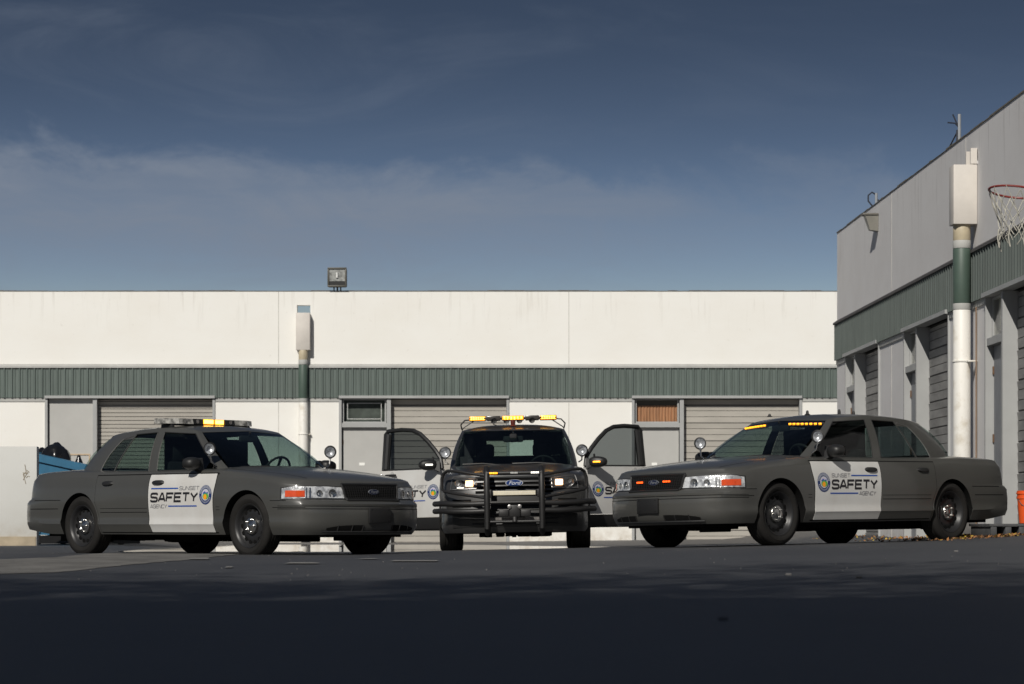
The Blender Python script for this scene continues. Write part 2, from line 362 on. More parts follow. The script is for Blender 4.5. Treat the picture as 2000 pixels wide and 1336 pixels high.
water = mat('water', (.012, .012, .013), rough=.02, spec=.6)
def sheet(name, pts, dz, material, step=.35, kind='structure', flat=None):
    """thin sheet following the ground, inside polygon pts"""
    xs = [p[0] for p in pts]; ys = [p[1] for p in pts]
    def inside(x, y):
        c = False; n = len(pts)
        for i in range(n):
            x1, y1 = pts[i]; x2, y2 = pts[(i + 1) % n]
            if (y1 > y) != (y2 > y) and x < (x2 - x1) * (y - y1) / (y2 - y1) + x1: c = not c
        return c
    nr = max(6, int((max(ys) - min(ys)) / (step * .5))); rows = []
    for j in range(nr + 1):
        y = lerp(min(ys) + 1e-3, max(ys) - 1e-3, j / nr); cr_ = []
        for i in range(len(pts)):
            x1, y1 = pts[i]; x2, y2 = pts[(i + 1) % len(pts)]
            if (y1 > y) != (y2 > y): cr_.append((x2 - x1) * (y - y1) / (y2 - y1) + x1)
        cr_.sort()
        if len(cr_) < 2: continue
        a, b = cr_[0], cr_[-1]
        a += .06 * noise.noise(Vector((y * 3, 1, 2))); b += .06 * noise.noise(Vector((y * 3, 5, 2)))
        nx = max(8, 24); rows.append([(lerp(a, b, k / nx), y, (gz(lerp(a, b, k / nx), y) + dz) if flat is None else flat) for k in range(nx + 1)])
    m = MB(); m.grid(rows); o = m.build(name, material); tag(o, kind=kind); return o
def gpt(px, py):      # ground point seen at a pixel
    Y = 5.0
    while Y < 60:
        z = CAMZ - (py - HZ) / F * Y; X = (px - 1000) / F * Y
        if z <= gz(X, Y): break
        Y += .02
    return (X, Y)
# rain water standing in the low gutter in front of the units
m = MB(); m.grid([[(x, y, -.058) for x in (-6.5, -3, 0, 2, 4.6)] for y in (37.2, 40, 44, 51)]); tag(m.build('puddle', water), kind='structure')
sheet('puddle', [(1.0, 36.6), (2.2, 36.1), (4.3, 36.7), (4.2, 37.6), (2.6, 38.1), (1.1, 37.9)], .006, water)
old_asphalt = mat('worn_pale_asphalt', (.16, .155, .146), rough=.9, spec=.2, var=.45, vscale=2.5, bump=.4, bscale=90, vstretch=(1, .4, 1))
sheet('worn_pavement', [gpt(-60, 1112), gpt(0, 1122), gpt(110, 1119), gpt(230, 1106), gpt(370, 1094), gpt(440, 1086), gpt(500, 1081), gpt(660, 1070), gpt(560, 1066), gpt(340, 1072), gpt(240, 1080), gpt(110, 1089), gpt(0, 1093), gpt(-60, 1095)], .004, old_asphalt)
sheet('puddle', [gpt(650, 1073.5), gpt(700, 1075.5), gpt(770, 1075), gpt(862, 1074), gpt(860, 1068.5), gpt(780, 1067.5), gpt(700, 1068.5)], .007, water)
sheet('puddle', [gpt(470, 1076), gpt(560, 1079), gpt(640, 1077), gpt(600, 1074), gpt(500, 1073.5)], .006, water)
glint_mat = mat('pale_glint_paint', (.20, .195, .185), rough=.85, var=.4, vscale=6)  # matte pale colour stands in for reflections off wet ground
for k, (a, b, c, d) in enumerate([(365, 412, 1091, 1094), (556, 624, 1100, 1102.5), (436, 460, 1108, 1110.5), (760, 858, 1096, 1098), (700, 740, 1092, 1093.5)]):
    sheet('ground_glint', [gpt(a, d), gpt(b, d), gpt(b - 8, c), gpt(a + 10, c)], .009, glint_mat)

# ------------------------------------------------------------------ buildings
def make_building(name, O, U, Nrm, dz, u0, u1, units, joints, wm, label, back, hole=None):
    """O world point of u=0 on the wall face at z=0; all z given for the back wall, dz lifts them"""
    rot = Matrix(((U[0], Nrm[0], 0), (U[1], Nrm[1], 0), (0, 0, 1)))   # local (u, d, z) -> world
    M = Matrix.Translation(O) @ rot.to_4x4()
    root = empty(name, O, label, 'building', M=Matrix.Translation(O) @ Matrix.Rotation(math.atan2(U[1], U[0]), 4, 'Z'))
    # local frame of root: x = u, y = into the wall (-d) when handedness keeps z up
    Z0, ZT, ZB1, ZB0, ZH, ZTR = -.4, 5.199 + dz, 3.68 + dz, 2.974 + dz, 3.017 + dz, 2.418 + dz
    def P(u, d, z): return (u, -d, z)
    ops = []                        # openings in the wall: u0,u1,z0,z1
    for un in units: ops.append((un['u'], un['u'] + 3.55, Z0, ZH - .01))
    if hole: ops.append((hole - .14, hole + .14, 4.735 + dz, 4.91 + dz))
    ub = sorted(set([u0, u1] + [o[0] for o in ops] + [o[1] for o in ops])); zb = sorted(set([Z0, ZT] + [o[2] for o in ops] + [o[3] for o in ops]))
    m = MB(); T = .22
    def isop(a, b, c, d):
        return any(o[0] - 1e-6 <= a and b <= o[1] + 1e-6 and o[2] - 1e-6 <= c and d <= o[3] + 1e-6 for o in ops)
    for i in range(len(ub) - 1):
        for j in range(len(zb) - 1):
            a, b, c, d = ub[i], ub[i + 1], zb[j], zb[j + 1]
            if isop(a, b, c, d): continue
            m.add([P(a, 0, c), P(b, 0, c), P(b, 0, d), P(a, 0, d)], [(0, 1, 2, 3)]); m.add([P(a, -T, c), P(b, -T, c), P(b, -T, d), P(a, -T, d)], [(3, 2, 1, 0)])
    for a, b, c, d in ops:
        m.add([P(a, 0, c), P(a, -T, c), P(a, -T, d), P(a, 0, d), P(b, 0, c), P(b, -T, c), P(b, -T, d), P(b, 0, d)], [(0, 1, 2, 3), (4, 7, 6, 5), (3, 2, 6, 7), (0, 4, 5, 1)])
    m.add([P(u0, 0, Z0), P(u0, -T, Z0), P(u0, -T, ZT), P(u0, 0, ZT)], [(0, 1, 2, 3)]); m.add([P(u1, 0, Z0), P(u1, -T, Z0), P(u1, -T, ZT), P(u1, 0, ZT)], [(3, 2, 1, 0)])
    # roof and remaining walls (one closed block behind the facade)
    D = back
    for (a, b) in (((u0, -T), (u0, -D)), ((u0, -D), (u1, -D)), ((u1, -D), (u1, -T))):
        m.add([P(a[0], a[1], Z0), P(b[0], b[1], Z0), P(b[0], b[1], 4.5 + dz), P(a[0], a[1], 4.5 + dz)], [(0, 1, 2, 3)])
    wobj = m.build('wall', wm, root, smooth=0, weld=.0005)
    m = MB(); m.add([P(u0, -T, 4.5 + dz), P(u1, -T, 4.5 + dz), P(u1, -D, 4.5 + dz), P(u0, -D, 4.5 + dz)], [(0, 1, 2, 3)])
    m.build('roof', mat('roof_felt', (.12, .12, .12), rough=.9, var=.2), root, smooth=0)
    # weathered parapet edge
    m = MB(); u = u0
    while u < u1:
        ln = random.uniform(.15, .9); h = random.uniform(.006, .022)
        m.b2(P(u, -T - .01, ZT), P(min(u + ln, u1), .012, ZT + h)); u += ln
    m.build('parapet_edge', mat('parapet_felt', (.16, .145, .12), rough=.9, var=.4, vscale=8), root, smooth=0)
    # corrugated band
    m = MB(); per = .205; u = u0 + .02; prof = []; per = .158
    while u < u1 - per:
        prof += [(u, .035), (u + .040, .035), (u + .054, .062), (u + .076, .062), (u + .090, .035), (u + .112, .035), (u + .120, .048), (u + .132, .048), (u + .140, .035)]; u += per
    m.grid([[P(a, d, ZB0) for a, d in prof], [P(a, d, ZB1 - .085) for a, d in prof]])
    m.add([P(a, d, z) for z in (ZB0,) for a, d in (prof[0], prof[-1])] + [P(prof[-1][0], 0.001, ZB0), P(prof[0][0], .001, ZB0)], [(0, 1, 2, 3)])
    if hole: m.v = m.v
    m.build('corrugated_band', green_metal if 'white' in label else mat('wing_green_metal', (0.080, 0.098, 0.090), rough=.6, var=.25, vscale=1.5, vstretch=(6, 6, .8)), root, smooth=0)  # darker, greyer green on the wing's band
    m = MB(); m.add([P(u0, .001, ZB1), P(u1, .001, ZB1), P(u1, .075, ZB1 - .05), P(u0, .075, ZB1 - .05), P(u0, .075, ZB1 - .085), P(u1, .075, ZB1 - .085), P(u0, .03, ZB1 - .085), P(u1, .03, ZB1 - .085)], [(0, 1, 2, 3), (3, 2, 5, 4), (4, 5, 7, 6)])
    m.build('band_flashing', trim_grey if 'white' in label else mat('shade_flashing', (.085, .08, .08), rough=.8, var=.3), root, smooth=0)  # wing strip darkened by colour, standing in for shade under raking sun
    m = MB(); segs = []; c = u0
    for un in sorted(units, key=lambda q: q['u']): segs.append((c, un['u'] - .001)); c = un['u'] + 3.551
    segs.append((c, u1))
    for a, b in segs: m.b2(P(a, .0, ZB0 - .08), P(b, .018, ZB0 + .01))
    m.build('lower_trim', trim_grey, root, smooth=0)
    m = MB()
    for j in joints:
        m.b2(P(j - .006, -.004, Z0 + .5), P(j + .006, .004, ZB0 - .09)); m.b2(P(j - .006, -.004, ZB1 + .01), P(j + .006, .004, ZT - .01))
    m.build('panel_joint', mat('joint_' + name, (.62, .60, .57) if 'pale' in label else (.55, .53, .49), rough=.9, var=.3), root, smooth=0)
    for un in units:
        a = un['u']; W = 3.55; rec = .16
        f = MB()
        f.b2(P(a, -.1, ZH - .055), P(a + W, .075, ZH)); f.b2(P(a, -.2, Z0), P(a + .055, .03, ZH - .056)); f.b2(P(a + W - .05, -.2, Z0), P(a + W, .03, ZH - .056))
        f.b2(P(a + 1.0, -.2, Z0), P(a + 1.085, .028, ZH - .056))
        if un['kind'] != 'panel': f.b2(P(a + .056, -.1, ZTR - .06), P(a + .999, .012, ZTR + .03))
        f.build('door_frame', frame_grey, root, smooth=0)
        # back fill behind the frames
        f = MB(); f.b2(P(a + .02, -.215, Z0), P(a + W - .02, -.205, ZH)); f.build('door_recess', mat('recess_dark', (.05, .05, .05), rough=.9), root, smooth=0)
        # roller or sectional shutter
        s = MB(); z = .0 + dz; k = 0; ga, gb = a + 1.09, a + W - .055
        if un['kind'] == 'panel': pitch, gr = .081, .014
        else: pitch, gr = .125, .009
        zz = -.16; top = ZH - .06
        while zz < top:
            big = (un['kind'] != 'panel') and (k % 3 == 2)
            g_ = .020 if big else gr; h = min(pitch, top - zz)
            s.add([P(ga, -rec, zz), P(gb, -rec, zz), P(gb, -rec + (.006 if not big else .012), zz + h - g_ * 1.4), P(ga, -rec + (.006 if not big else .012), zz + h - g_ * 1.4),
                   P(gb, -rec - .012, zz + h - g_), P(ga, -rec - .012, zz + h - g_), P(gb, -rec - .012, zz + h), P(ga, -rec - .012, zz + h)],
                  [(0, 1, 2, 3), (3, 2, 4, 5)], 0)
            s.add([P(ga, -rec - .010, zz + h - g_), P(gb, -rec - .010, zz + h - g_), P(gb, -rec - .010, zz + h), P(ga, -rec - .010, zz + h)], [(0, 1, 2, 3)], 1)
            s.add([P(ga, -rec - .010, zz + h), P(gb, -rec - .010, zz + h), P(gb, -rec, zz + h), P(ga, -rec, zz + h)], [(0, 1, 2, 3)], 0)
            zz += pitch; k += 1
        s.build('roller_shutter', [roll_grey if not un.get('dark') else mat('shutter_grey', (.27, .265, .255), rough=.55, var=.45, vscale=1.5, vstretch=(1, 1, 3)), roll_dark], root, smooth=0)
        if un['kind'] == 'panel':
            f = MB(); f.b2(P(a + .07, -.15, Z0), P(a + .999, -.06, ZH - .06)); p = f.build('infill_panel', door_grey, root, smooth=0)
            f = MB(); z1 = 1.78 + dz
            for q in ((.62, z1, .93, z1 + .025), (.905, z1 - .8, .93, z1)): f.b2(P(a + q[0] - (.3 if q[0] < .7 else 0), -.06, q[1]), P(a + q[2], -.045, q[3]))
            f.build('timber_patch', mat('pale_timber', (.55, .42, .28), rough=.8, var=.2), p, smooth=0)
        else:
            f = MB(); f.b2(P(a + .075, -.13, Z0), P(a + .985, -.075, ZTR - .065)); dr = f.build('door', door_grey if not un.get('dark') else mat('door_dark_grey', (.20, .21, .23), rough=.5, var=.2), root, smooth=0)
            f = MB(); kz = 1.02 + dz; ku = a + (.90 if un.get('dark') else .88)
            Mx = Matrix.Translation(P(ku, -.075, kz)) @ Matrix.Rotation(R(90), 4, 'X')
            f.lathe([(0, .0), (.032, .0), (.032, .012), (.012, .016), (.012, .04), (.028, .045), (.032, .06), (.022, .075), (0, .078)], 16, Mx)
            Mx = Matrix.Translation(P(ku, -.075, kz + .32)) @ Matrix.Rotation(R(90), 4, 'X'); f.lathe([(0, 0), (.028, 0), (.028, .012), (.012, .018), (.01, .03), (0, .031)], 16, Mx)
            f.build('door_knob', chrome, dr)
            f = MB()
            for hz_ in (.3, 1.15, 2.0): f.b2(P(a + .062, -.075, hz_ + dz), P(a + .09, -.058, hz_ + .1 + dz))
            f.build('hinge', rust, dr, smooth=0)
            if not un.get('dark'):
                f = MB(); f.b2(P(a + .42, -.075, 1.56), P(a + .535, -.068, 1.62)); f.build('notice', mat('paper', (.8, .8, .76), rough=.7), dr, smooth=0)
            # transom window
            fr = MB(); z0, z1 = ZTR + .031, ZH - .06; x0, x1 = a + .07, a + .985
            for q in ((x0, z0, x1, z0 + .03), (x0, z1 - .03, x1, z1), (x0, z0 + .031, x0 + .03, z1 - .031), (x1 - .03, z0 + .031, x1, z1 - .031)): fr.b2(P(q[0], -.10, q[1]), P(q[2], -.05, q[3]))
            wn = fr.build('transom_window', frame_grey, root, smooth=0)
            f = MB(); f.add([P(x0 + .03, -.075, z0 + .03), P(x1 - .03, -.075, z0 + .03), P(x1 - .03, -.075, z1 - .03), P(x0 + .03, -.075, z1 - .03)], [(0, 1, 2, 3)])
            f.build('pane', glass('office_pane', (.82, .84, .82), 1.0) if not un.get('dark') else glass('dusty_pane', (.75, .75, .70), 1.0, .15), wn, smooth=0)
            if un['kind'] == 'sash':
                f = MB(); f.b2(P(x0 + .02, -.19, z0), P(x1 - .02, -.18, z1)); f.build('pane_backing', mat('pane_backing', (.11, .125, .115), rough=.7, var=.5, vscale=5), wn, smooth=0)  # plain grey board added behind the pane to lift its dark tone
            if un['kind'] == 'curtain':
                f = MB(); pr = [(x0 + .03 + (x1 - x0 - .06) * i / 40, -.15 + .012 * math.sin(i * 2.1)) for i in range(41)]
                f.grid([[P(q[0], q[1], z0 + .02) for q in pr], [P(q[0], q[1], z1 - .14) for q in pr]])
                f.build('curtain', mat('brown_curtain', (.62, .30, .16), rough=.8, var=.5, vscale=6, vstretch=(6, 6, .3)), wn, smooth=0)
            elif un['kind'] == 'blind':
                f = MB(); f.b2(P(x0 + .04, -.14, z0 + .1), P(x1 - .35, -.13, z1 - .02)); f.build('paper_blind', mat('blind_cream', (.75, .72, .58), rough=.8, var=.5, vscale=9, col2=(.35, .42, .38)), wn, smooth=0)
            else:
                f = MB()
                for q in ((x0 + .1, z0 + .08, x1 - .1, z0 + .092), (x0 + .1, z1 - .1, x1 - .1, z1 - .088), (x0 + .1, z0 + .092, x0 + .11, z1 - .1), (x1 - .11, z0 + .0, x1 - .1, z1 - .1)): f.b2(P(q[0], -.068, q[1]), P(q[2], -.062, q[3]))
                f.build('window_sash', mat('pale_sash', (.6, .6, .58), rough=.5), wn, smooth=0)
    return root, P, wobj

YB = 55.6; SB = F / YB
ub = lambda px: (px - 1000) / SB
bb, BP, _ = make_building('industrial_building', Vector((0, YB, 0)), (1, 0), (0, -1), 0.0, -17.0, 9.5,
    [dict(u=ub(88), kind='panel'), dict(u=ub(662), kind='sash'), dict(u=ub(1234), kind='curtain')], [ub(-24), ub(544), ub(1111)], stucco,
    'long low white industrial building with green corrugated band across the back of the yard', 12, hole=ub(593))
U2 = Vector((118 / F, -1, 0)).normalized(); N2 = Vector((-1, -118 / F, 0)).normalized()
Y0 = 46.43; O2 = Vector((635 / F * Y0, Y0, 0))
def ur(px): return (Y0 - 34960 / (px - 882)) / abs(U2.y)
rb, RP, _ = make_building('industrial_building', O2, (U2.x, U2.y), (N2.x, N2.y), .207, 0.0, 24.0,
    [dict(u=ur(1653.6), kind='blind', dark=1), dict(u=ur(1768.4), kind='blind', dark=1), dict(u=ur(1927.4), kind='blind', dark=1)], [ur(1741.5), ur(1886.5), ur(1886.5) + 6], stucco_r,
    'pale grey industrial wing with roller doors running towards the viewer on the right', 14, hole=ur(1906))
RM = rb.matrix_world.copy() if False else (Matrix.Translation(O2) @ Matrix.Rotation(math.atan2(U2.y, U2.x), 4, 'Z'))
BM = Matrix.Translation((0, YB, 0))

def downpipe(M, u, dz, zbot, proj, r, ww, label, small=False):
    root = empty('downpipe', (0, 0, 0), label, 'drainpipe', 'rainwater downpipes on the units', M=M @ Matrix.Translation((u, 0, zbot)))
    z = lambda v: v + dz - zbot
    m = MB(); m.b2((-ww / 2, -proj - .02, z(3.96)), (ww / 2, -.004, z(4.735 if small else 4.72)), bev=.008); hb = m.build('collector_box', box_white, root, smooth=30)
    if not small:
        m = MB(); m.b2((-ww / 2 + .02, -.10, z(4.73)), (-ww / 2 + .05, -.006, z(4.92))); m.b2((ww / 2 - .05, -.09, z(4.73)), (ww / 2 - .0, -.006, z(4.93))); m.build('overflow_cheek', box_white, root, smooth=0)
    c = -proj / 2 - .03
    def cyl(name, a, b, mt, rr):
        q = MB(); n = 24; q.lathe([(rr * .98, a), (rr, a + .005), (rr, b - .005), (rr * .98, b)], n, Matrix.Translation((0, c, 0))); return q.build(name, mt, root)
    cyl('upper_pipe', z(3.76), z(3.96), pipe_beige, r); cyl('pipe_collar', z(3.66), z(3.76), trim_grey, r * 1.03)
    cyl('green_pipe', z(2.955), z(3.655), green_plain, r * 1.02); cyl('pipe_sleeve', z(2.87), z(2.953), trim_grey, r * 1.01)
    cyl('lower_pipe', -.05, z(2.868), pipe_white, r)
    q = MB()
    for zz in (.75, 2.2): q.lathe([(r, z(zz)), (r + .012, z(zz) + .004), (r + .012, z(zz) + .022), (r, z(zz) + .026)], 24, Matrix.Translation((0, c, 0))); q.b2((r * .7, c + r * .4, z(zz)), (r + .06, -.006, z(zz) + .02))
    q.build('pipe_strap', pipe_white, root)
    return root
downpipe(BM, ub(593), 0, .06, .19, .094, .29, 'thin white downpipe with box head on the white wall behind the left sedan', small=True)
downpipe(RM, ur(1905), .207, .17, .29, .112, .30, 'large white downpipe with green middle and pale box head on the grey wing')
# footing of the right downpipe and the slim conduit beside it
m = MB(); p = RM @ Vector((ur(1905), -.18, 0)); m.box((p.x, p.y, .27), (.36, .34, .20), bev=.02); tag(m.build('concrete_footing', mat('grey_concrete', (.12, .115, .11), rough=.9, var=.4, vscale=9)), 'small dark concrete block at the foot of the large downpipe', 'footing')
m = MB(); u = ur(1911); m.tube([RM @ Vector((u, -.03, z)) for z in (.2, 1.2, 2.2, 3.1)], .009, 8); tag(m.build('conduit', mat('brown_conduit', (.26, .17, .11), rough=.7, var=.3)), 'slim brown conduit running up the wall beside the large downpipe', 'conduit')
# roof edge floodlight on the back building
def floodlight():
    root = empty('floodlight', at(659, 566, YB), 'square grey floodlight standing on the parapet of the white building', 'floodlight'); root.location = (ub(659), YB, 5.2)
    m = MB(); w_ = .40; y = -.1
    m.b2((-w_ / 2, y - .0, .08), (w_ / 2, y + .16, .48), bev=.03); hb = m.build('lamp_housing', mat('bronze_housing', (.085, .08, .065), rough=.5, var=.2), root)
    m = MB()
    for q in ((-.2, .08, .2, .115), (-.2, .45, .2, .485), (-.2, .116, -.165, .449), (.165, .116, .2, .449)): m.b2((q[0], y - .03, q[1]), (q[2], y - .001, q[3]), bev=.006)
    m.build('lamp_frame', mat('bronze_housing', (.1, .1, .1)), root)
    m = MB(); m.add([(-.165, y - .008, .20), (.165, y - .008, .20), (.165, y - .008, .449), (-.165, y - .008, .449)], [(0, 1, 2, 3)]); rf = m.build('reflector', mat('reflector', (.42, .43, .41), rough=.35, metal=.4, var=.6, vscale=11, vlo=.4, vhi=.65), root, smooth=0)
    m = MB(); m.tube([(0, y - .02, .27), (0, y - .02, .38)], .022, 10); m.build('bulb', mat('bulb_glass', (.7, .7, .68), rough=.1), rf)
    m = MB(); m.b2((-.165, y - .010, .116), (.165, y - .006, .198)); m.build('lower_shield', black_plastic, root, smooth=0)
    m = MB(); m.tube([(-.07, .0, .0), (-.07, y + .08, .085)], .014, 8); m.tube([(.07, .0, .0), (.07, y + .08, .085)], .014, 8); m.tube([(0, .02, .0), (0, y + .08, .085)], .018, 8); m.build('bracket', satin_black, root)
floodlight()
def wall_lamp():
    p = RM @ Vector((ur(1706), 0, 5.02))
    root = empty('wall_lamp', p, 'grey wedge shaped wall lamp high on the far end of the grey wing', 'wall lamp', M=RM @ Matrix.Translation((ur(1714), 0, 5.10)))
    m = MB(); m.b2((-.12, -.25, .10), (.12, -.004, .13), bev=.006); m.build('lamp_hood', mat('lamp_grey', (.16, .15, .13), rough=.5, var=.3), root)
    m = MB(); V = [(-.1, -.21, .099), (.1, -.21, .099), (.1, -.004, .099), (-.1, -.004, .099), (-.08, -.13, -.13), (.08, -.13, -.13), (.08, -.004, -.15), (-.08, -.004, -.15)]
    m.add(V, [(0, 1, 2, 3), (4, 7, 6, 5), (0, 4, 5, 1), (1, 5, 6, 2), (2, 6, 7, 3), (3, 7, 4, 0)]); m.build('lamp_body', mat('lamp_lens_dusty', (.24, .23, .2), rough=.4, var=.3), root, smooth=0)
wall_lamp()
def mast(px, ptop, pbase, label, kinds):
    u = ur(px); Yp = (RM @ Vector((u, .12, 0))).y; s = F / Yp
    zt, zb_ = CAMZ + (HZ - ptop) / s, CAMZ + (HZ - pbase) / s
    b = RM @ Vector((u, .12, zb_ - .2)); root = empty('antenna_mast', b, label, 'antenna mast', 'bare antenna masts on the wing roof')
    h = zt - zb_ + .2
    m = MB(); m.tube([(0, 0, 0), (0, 0, h)], .024, 10); m.build('mast_pole', mat('galvanised', (.5, .52, .54), rough=.4, metal=.6, var=.2), root)
    cb = mat('black_cable', (.02, .025, .04), rough=.6)
    for k, pts in enumerate(kinds): m = MB(); m.tube([Vector(p) for p in pts], .010 if k else .013, 6); m.build('cable', cb, root)
hh = lambda a: a
mast(1856.5, 223, 290, 'tall bare antenna mast with trailing black cable on the wing roof', [
    [(-.03, 0, .0), (-.035, 0, .25), (-.03, 0, .45)], [(-.03, 0, .42), (-.02, .8, .30), (-.03, 1.7, .22), (-.045, 2.6, .17)], [(0, 0, .5), (-.04, 0, .55), (-.09, .0, .66)], [(0, 0, .48), (-.06, 0, .54), (-.16, 0, .55)]])
mast(1697, 377, 412, 'short antenna mast with a looped black cable at the far end of the wing roof', [
    [(-.0, 0, .05), (-.05, .0, .26), (-.13, 0, .36), (-.13, 0, .45), (-.07, 0, .50), (0, 0, .46)], [(0, 0, .40), (.06, 0, .35), (.16, 0, .32)]])

def hoop():
    Yh = 23.2; c = at(1983, 375, Yh); base = Vector((c.x + 1.15, Yh, gz(c.x + 1.15, Yh)))
    root = empty('basketball_hoop', base, 'red basketball hoop with ragged white net at the right edge of the yard', 'basketball hoop')
    L0 = c - base
    def ringp(t, r, z, j=0): return L0 + Vector((r * math.cos(t), r * math.sin(t), z + .035 * math.cos(t + 2.6) * (1 if j == 0 else 0)))
    n = 28; m = MB()
    rp = [ringp(2 * math.pi * k / n, .228, 0) for k in range(n + 1)]; m.tube(rp, .0095, 8, caps=False)
    m.tube([ringp(0, .228, 0), ringp(0, .36, -.01)], .012, 8); m.tube([ringp(.5, .228, 0), ringp(.25, .38, -.03)], .01, 8); m.tube([ringp(-.5, .228, 0), ringp(-.25, .38, -.03)], .01, 8)
    m.build('rim', mat('rim_red', (.22, .022, .015), rough=.45, var=.3), root)
    m = MB(); random.seed(3); K = 12; lev = [(.226, -.01), (.19, -.13), (.155, -.23), (.135, -.31), (.13, -.37), (.14, -.42)]
    for k in range(K):
        for sgn in (1, -1):
            pts = []
            for j, (r_, z_) in enumerate(lev):
                t = 2 * math.pi * (k + sgn * j * .5) / K
                pts.append(ringp(t, r_ + random.uniform(-.012, .012), z_ + random.uniform(-.018, .018)))
            m.tube(pts[:random.choice([4, 5, 6, 6, 6])], .0042, 5)
    for k in range(4):
        t = 2.4 + k * .9; a = ringp(t, .15, -.36); m.tube([a, a + Vector((-.01, 0, -.08)), a + Vector((.005, 0, -.16))], .007, 5)
    m.build('net', mat('net_white', (.52, .50, .43), rough=.9, var=.4, vscale=20), root)
    m = MB(); bx = L0.x + .40; m.b2((bx, -.92, L0.z - .1), (bx + .04, .92, L0.z + .97), bev=.01); m.build('backboard', mat('backboard_white', (.6, .6, .6), rough=.4), root)
    m = MB(); m.tube([(0, 0, 0), (0, 0, 2.2), (bx + .05, 0, L0.z + .35)], .06, 12); m.build('post', satin_black, root)
    m = MB(); m.b2((-.4, -.5, 0), (.8, .5, .16), bev=.05); m.build('base', black_plastic, root)
hoop()

# low enclosure wall, dumpster, bags
Ye = 42.0
def enclosure():
    x1 = at(72, 0, Ye).x; root = empty('low_wall', (x1 - 3, Ye, 0), 'low pale painted block wall at the left edge beside the blue dumpster', 'wall')
    zt = at(0, 872, Ye).z
    m = MB(); m.b2((-9, 0, -.2), (3, .2, zt), bev=.012); m.build('wall_face', wallmat('enclosure_paint', (.60, .60, .575), (.5, .48, .42), .9), root, smooth=30)
    m = MB(); m.b2((-9, -.015, -.2), (2.985, -.001, at(0, 1048, Ye).z)); m.build('base_band', mat('beige_base', (.42, .35, .25), rough=.85, var=.3, vscale=4), root, smooth=0)
    m = MB(); bm_ = mat('scar', (.30, .26, .2), rough=.9); random.seed(5)
    for k in range(9):
        a = random.uniform(0, 6.28); l = random.uniform(.04, .16); cx, cz = 2.83, at(0, 926, Ye).z
        m.tube([(cx + .05 * random.uniform(-1, 1), -.003, cz + .04 * random.uniform(-1, 1)), (cx + l * math.cos(a) * .5, -.004, cz + l * math.sin(a))], .006, 5)
    m.build('chipped_paint', bm_, root)
enclosure()
def dumpster():
    Yd = 44.5; a = at(44, 0, Yd); ang = R(-38)
    g = gz(a.x, Yd); root = empty('dumpster', (0, 0, 0), 'blue steel dumpster with sloping rim behind the left sedan', 'dumpster', M=Matrix.Translation((a.x + .1, Yd, g)) @ Matrix.Rotation(ang, 4, 'Z'))
    blue = mat('dumpster_blue', (.045, .16, .27), rough=.45, var=.3, vscale=3, col2=(.04, .12, .2))
    m = MB(); Lx, Wy = 1.95, .8; zt0, zt1 = 1.55, 1.20
    def bx(x0, x1, y0, y1, zb0, za, zb1):
        m.add([(x0, y0, zb0), (x1, y0, zb0), (x1, y1, zb0), (x0, y1, zb0), (x0, y0, za), (x1, y0, zb1), (x1, y1, zb1), (x0, y1, za)], [(0, 3, 2, 1), (4, 5, 6, 7), (0, 1, 5, 4), (1, 2, 6, 5), (2, 3, 7, 6), (3, 0, 4, 7)])
    bx(-.1, Lx, 0, .05, .16, zt0, zt1); bx(-.1, Lx, Wy, Wy + .05, .16, zt0 - .2, zt1 - .2); bx(-.1, -.05, .051, Wy - .001, .16, zt0, zt0); bx(Lx - .05, Lx, .051, Wy - .001, .16, zt1, zt1)
    m.b2((-.05, .05, .16), (Lx - .05, Wy, .2)); m.build('bin_shell', blue, root, smooth=0)
    m = MB()
    def rim(y, zt0=zt0, zt1=zt1): m.add([(-.14, y - .04, zt0 - .10), (Lx + .04, y - .04, zt1 - .10), (Lx + .04, y + .06, zt1 - .10), (-.14, y + .06, zt0 - .10), (-.14, y - .04, zt0 + .02), (Lx + .04, y - .04, zt1 + .02), (Lx + .04, y + .06, zt1 + .02), (-.14, y + .06, zt0 + .02)], [(0, 3, 2, 1), (4, 5, 6, 7), (0, 1, 5, 4), (1, 2, 6, 5), (2, 3, 7, 6), (3, 0, 4, 7)])
    rim(0); rim(Wy, zt0 - .2, zt1 - .2); m.build('rim_channel', blue, root, smooth=0)
    m = MB()
    for x in (.25, .8, 1.35): m.b2((x, -.03, .2), (x + .06, -.001, 1.05))
    m.build('side_rib', blue, root, smooth=0)
    for x in (.1, 1.5):
        for y in (.12, .68): m = MB(); m.tube([(x, y - .03, .08), (x, y + .03, .08)], .08, 14); m.build('caster', rubber, root)
    m = MB(); m.b2((-.05, .02, .02), (Lx - .1, Wy - .02, .15)); m.build('base_frame', satin_black, root, smooth=0)
    return root
DP = dumpster()
bagm = mat('black_plastic_bag', (.008, .008, .009), rough=.22, spec=.6, bump=.5, bscale=9)
def bag(px, py, Y, rx, rz, label, seed):
    p = at(px, py, Y); bm = bmesh.new(); bmesh.ops.create_icosphere(bm, subdivisions=4, radius=1)
    for v in bm.verts:
        n = noise.noise(v.co * 1.8 + Vector((seed, 0, 0))) * .16 + .07 * abs(noise.noise(Vector((v.co.x * 6, v.co.y * 6, v.co.z * 1.5)) + Vector((seed, 3, 0))))
        v.co *= 1 + n; v.co = Vector((v.co.x * rx, v.co.y * rx * .9, v.co.z * rz))
        if v.co.z > rz * .85: v.co.x *= .8; v.co.y *= .8
    for f in bm.faces: f.smooth = True
    me = bpy.data.meshes.new('rubbish_bag'); bm.to_mesh(me); bm.free(); me.materials.append(bagm)
    o = bpy.data.objects.new('rubbish_bag', me); COL.objects.link(o); o.location = p; tag(o, label, 'rubbish bag', 'black rubbish bags in the dumpster')
bag(110, 900, 44.75, .25, .29, 'large rounded shiny black rubbish bag heaped in the blue dumpster', 1)
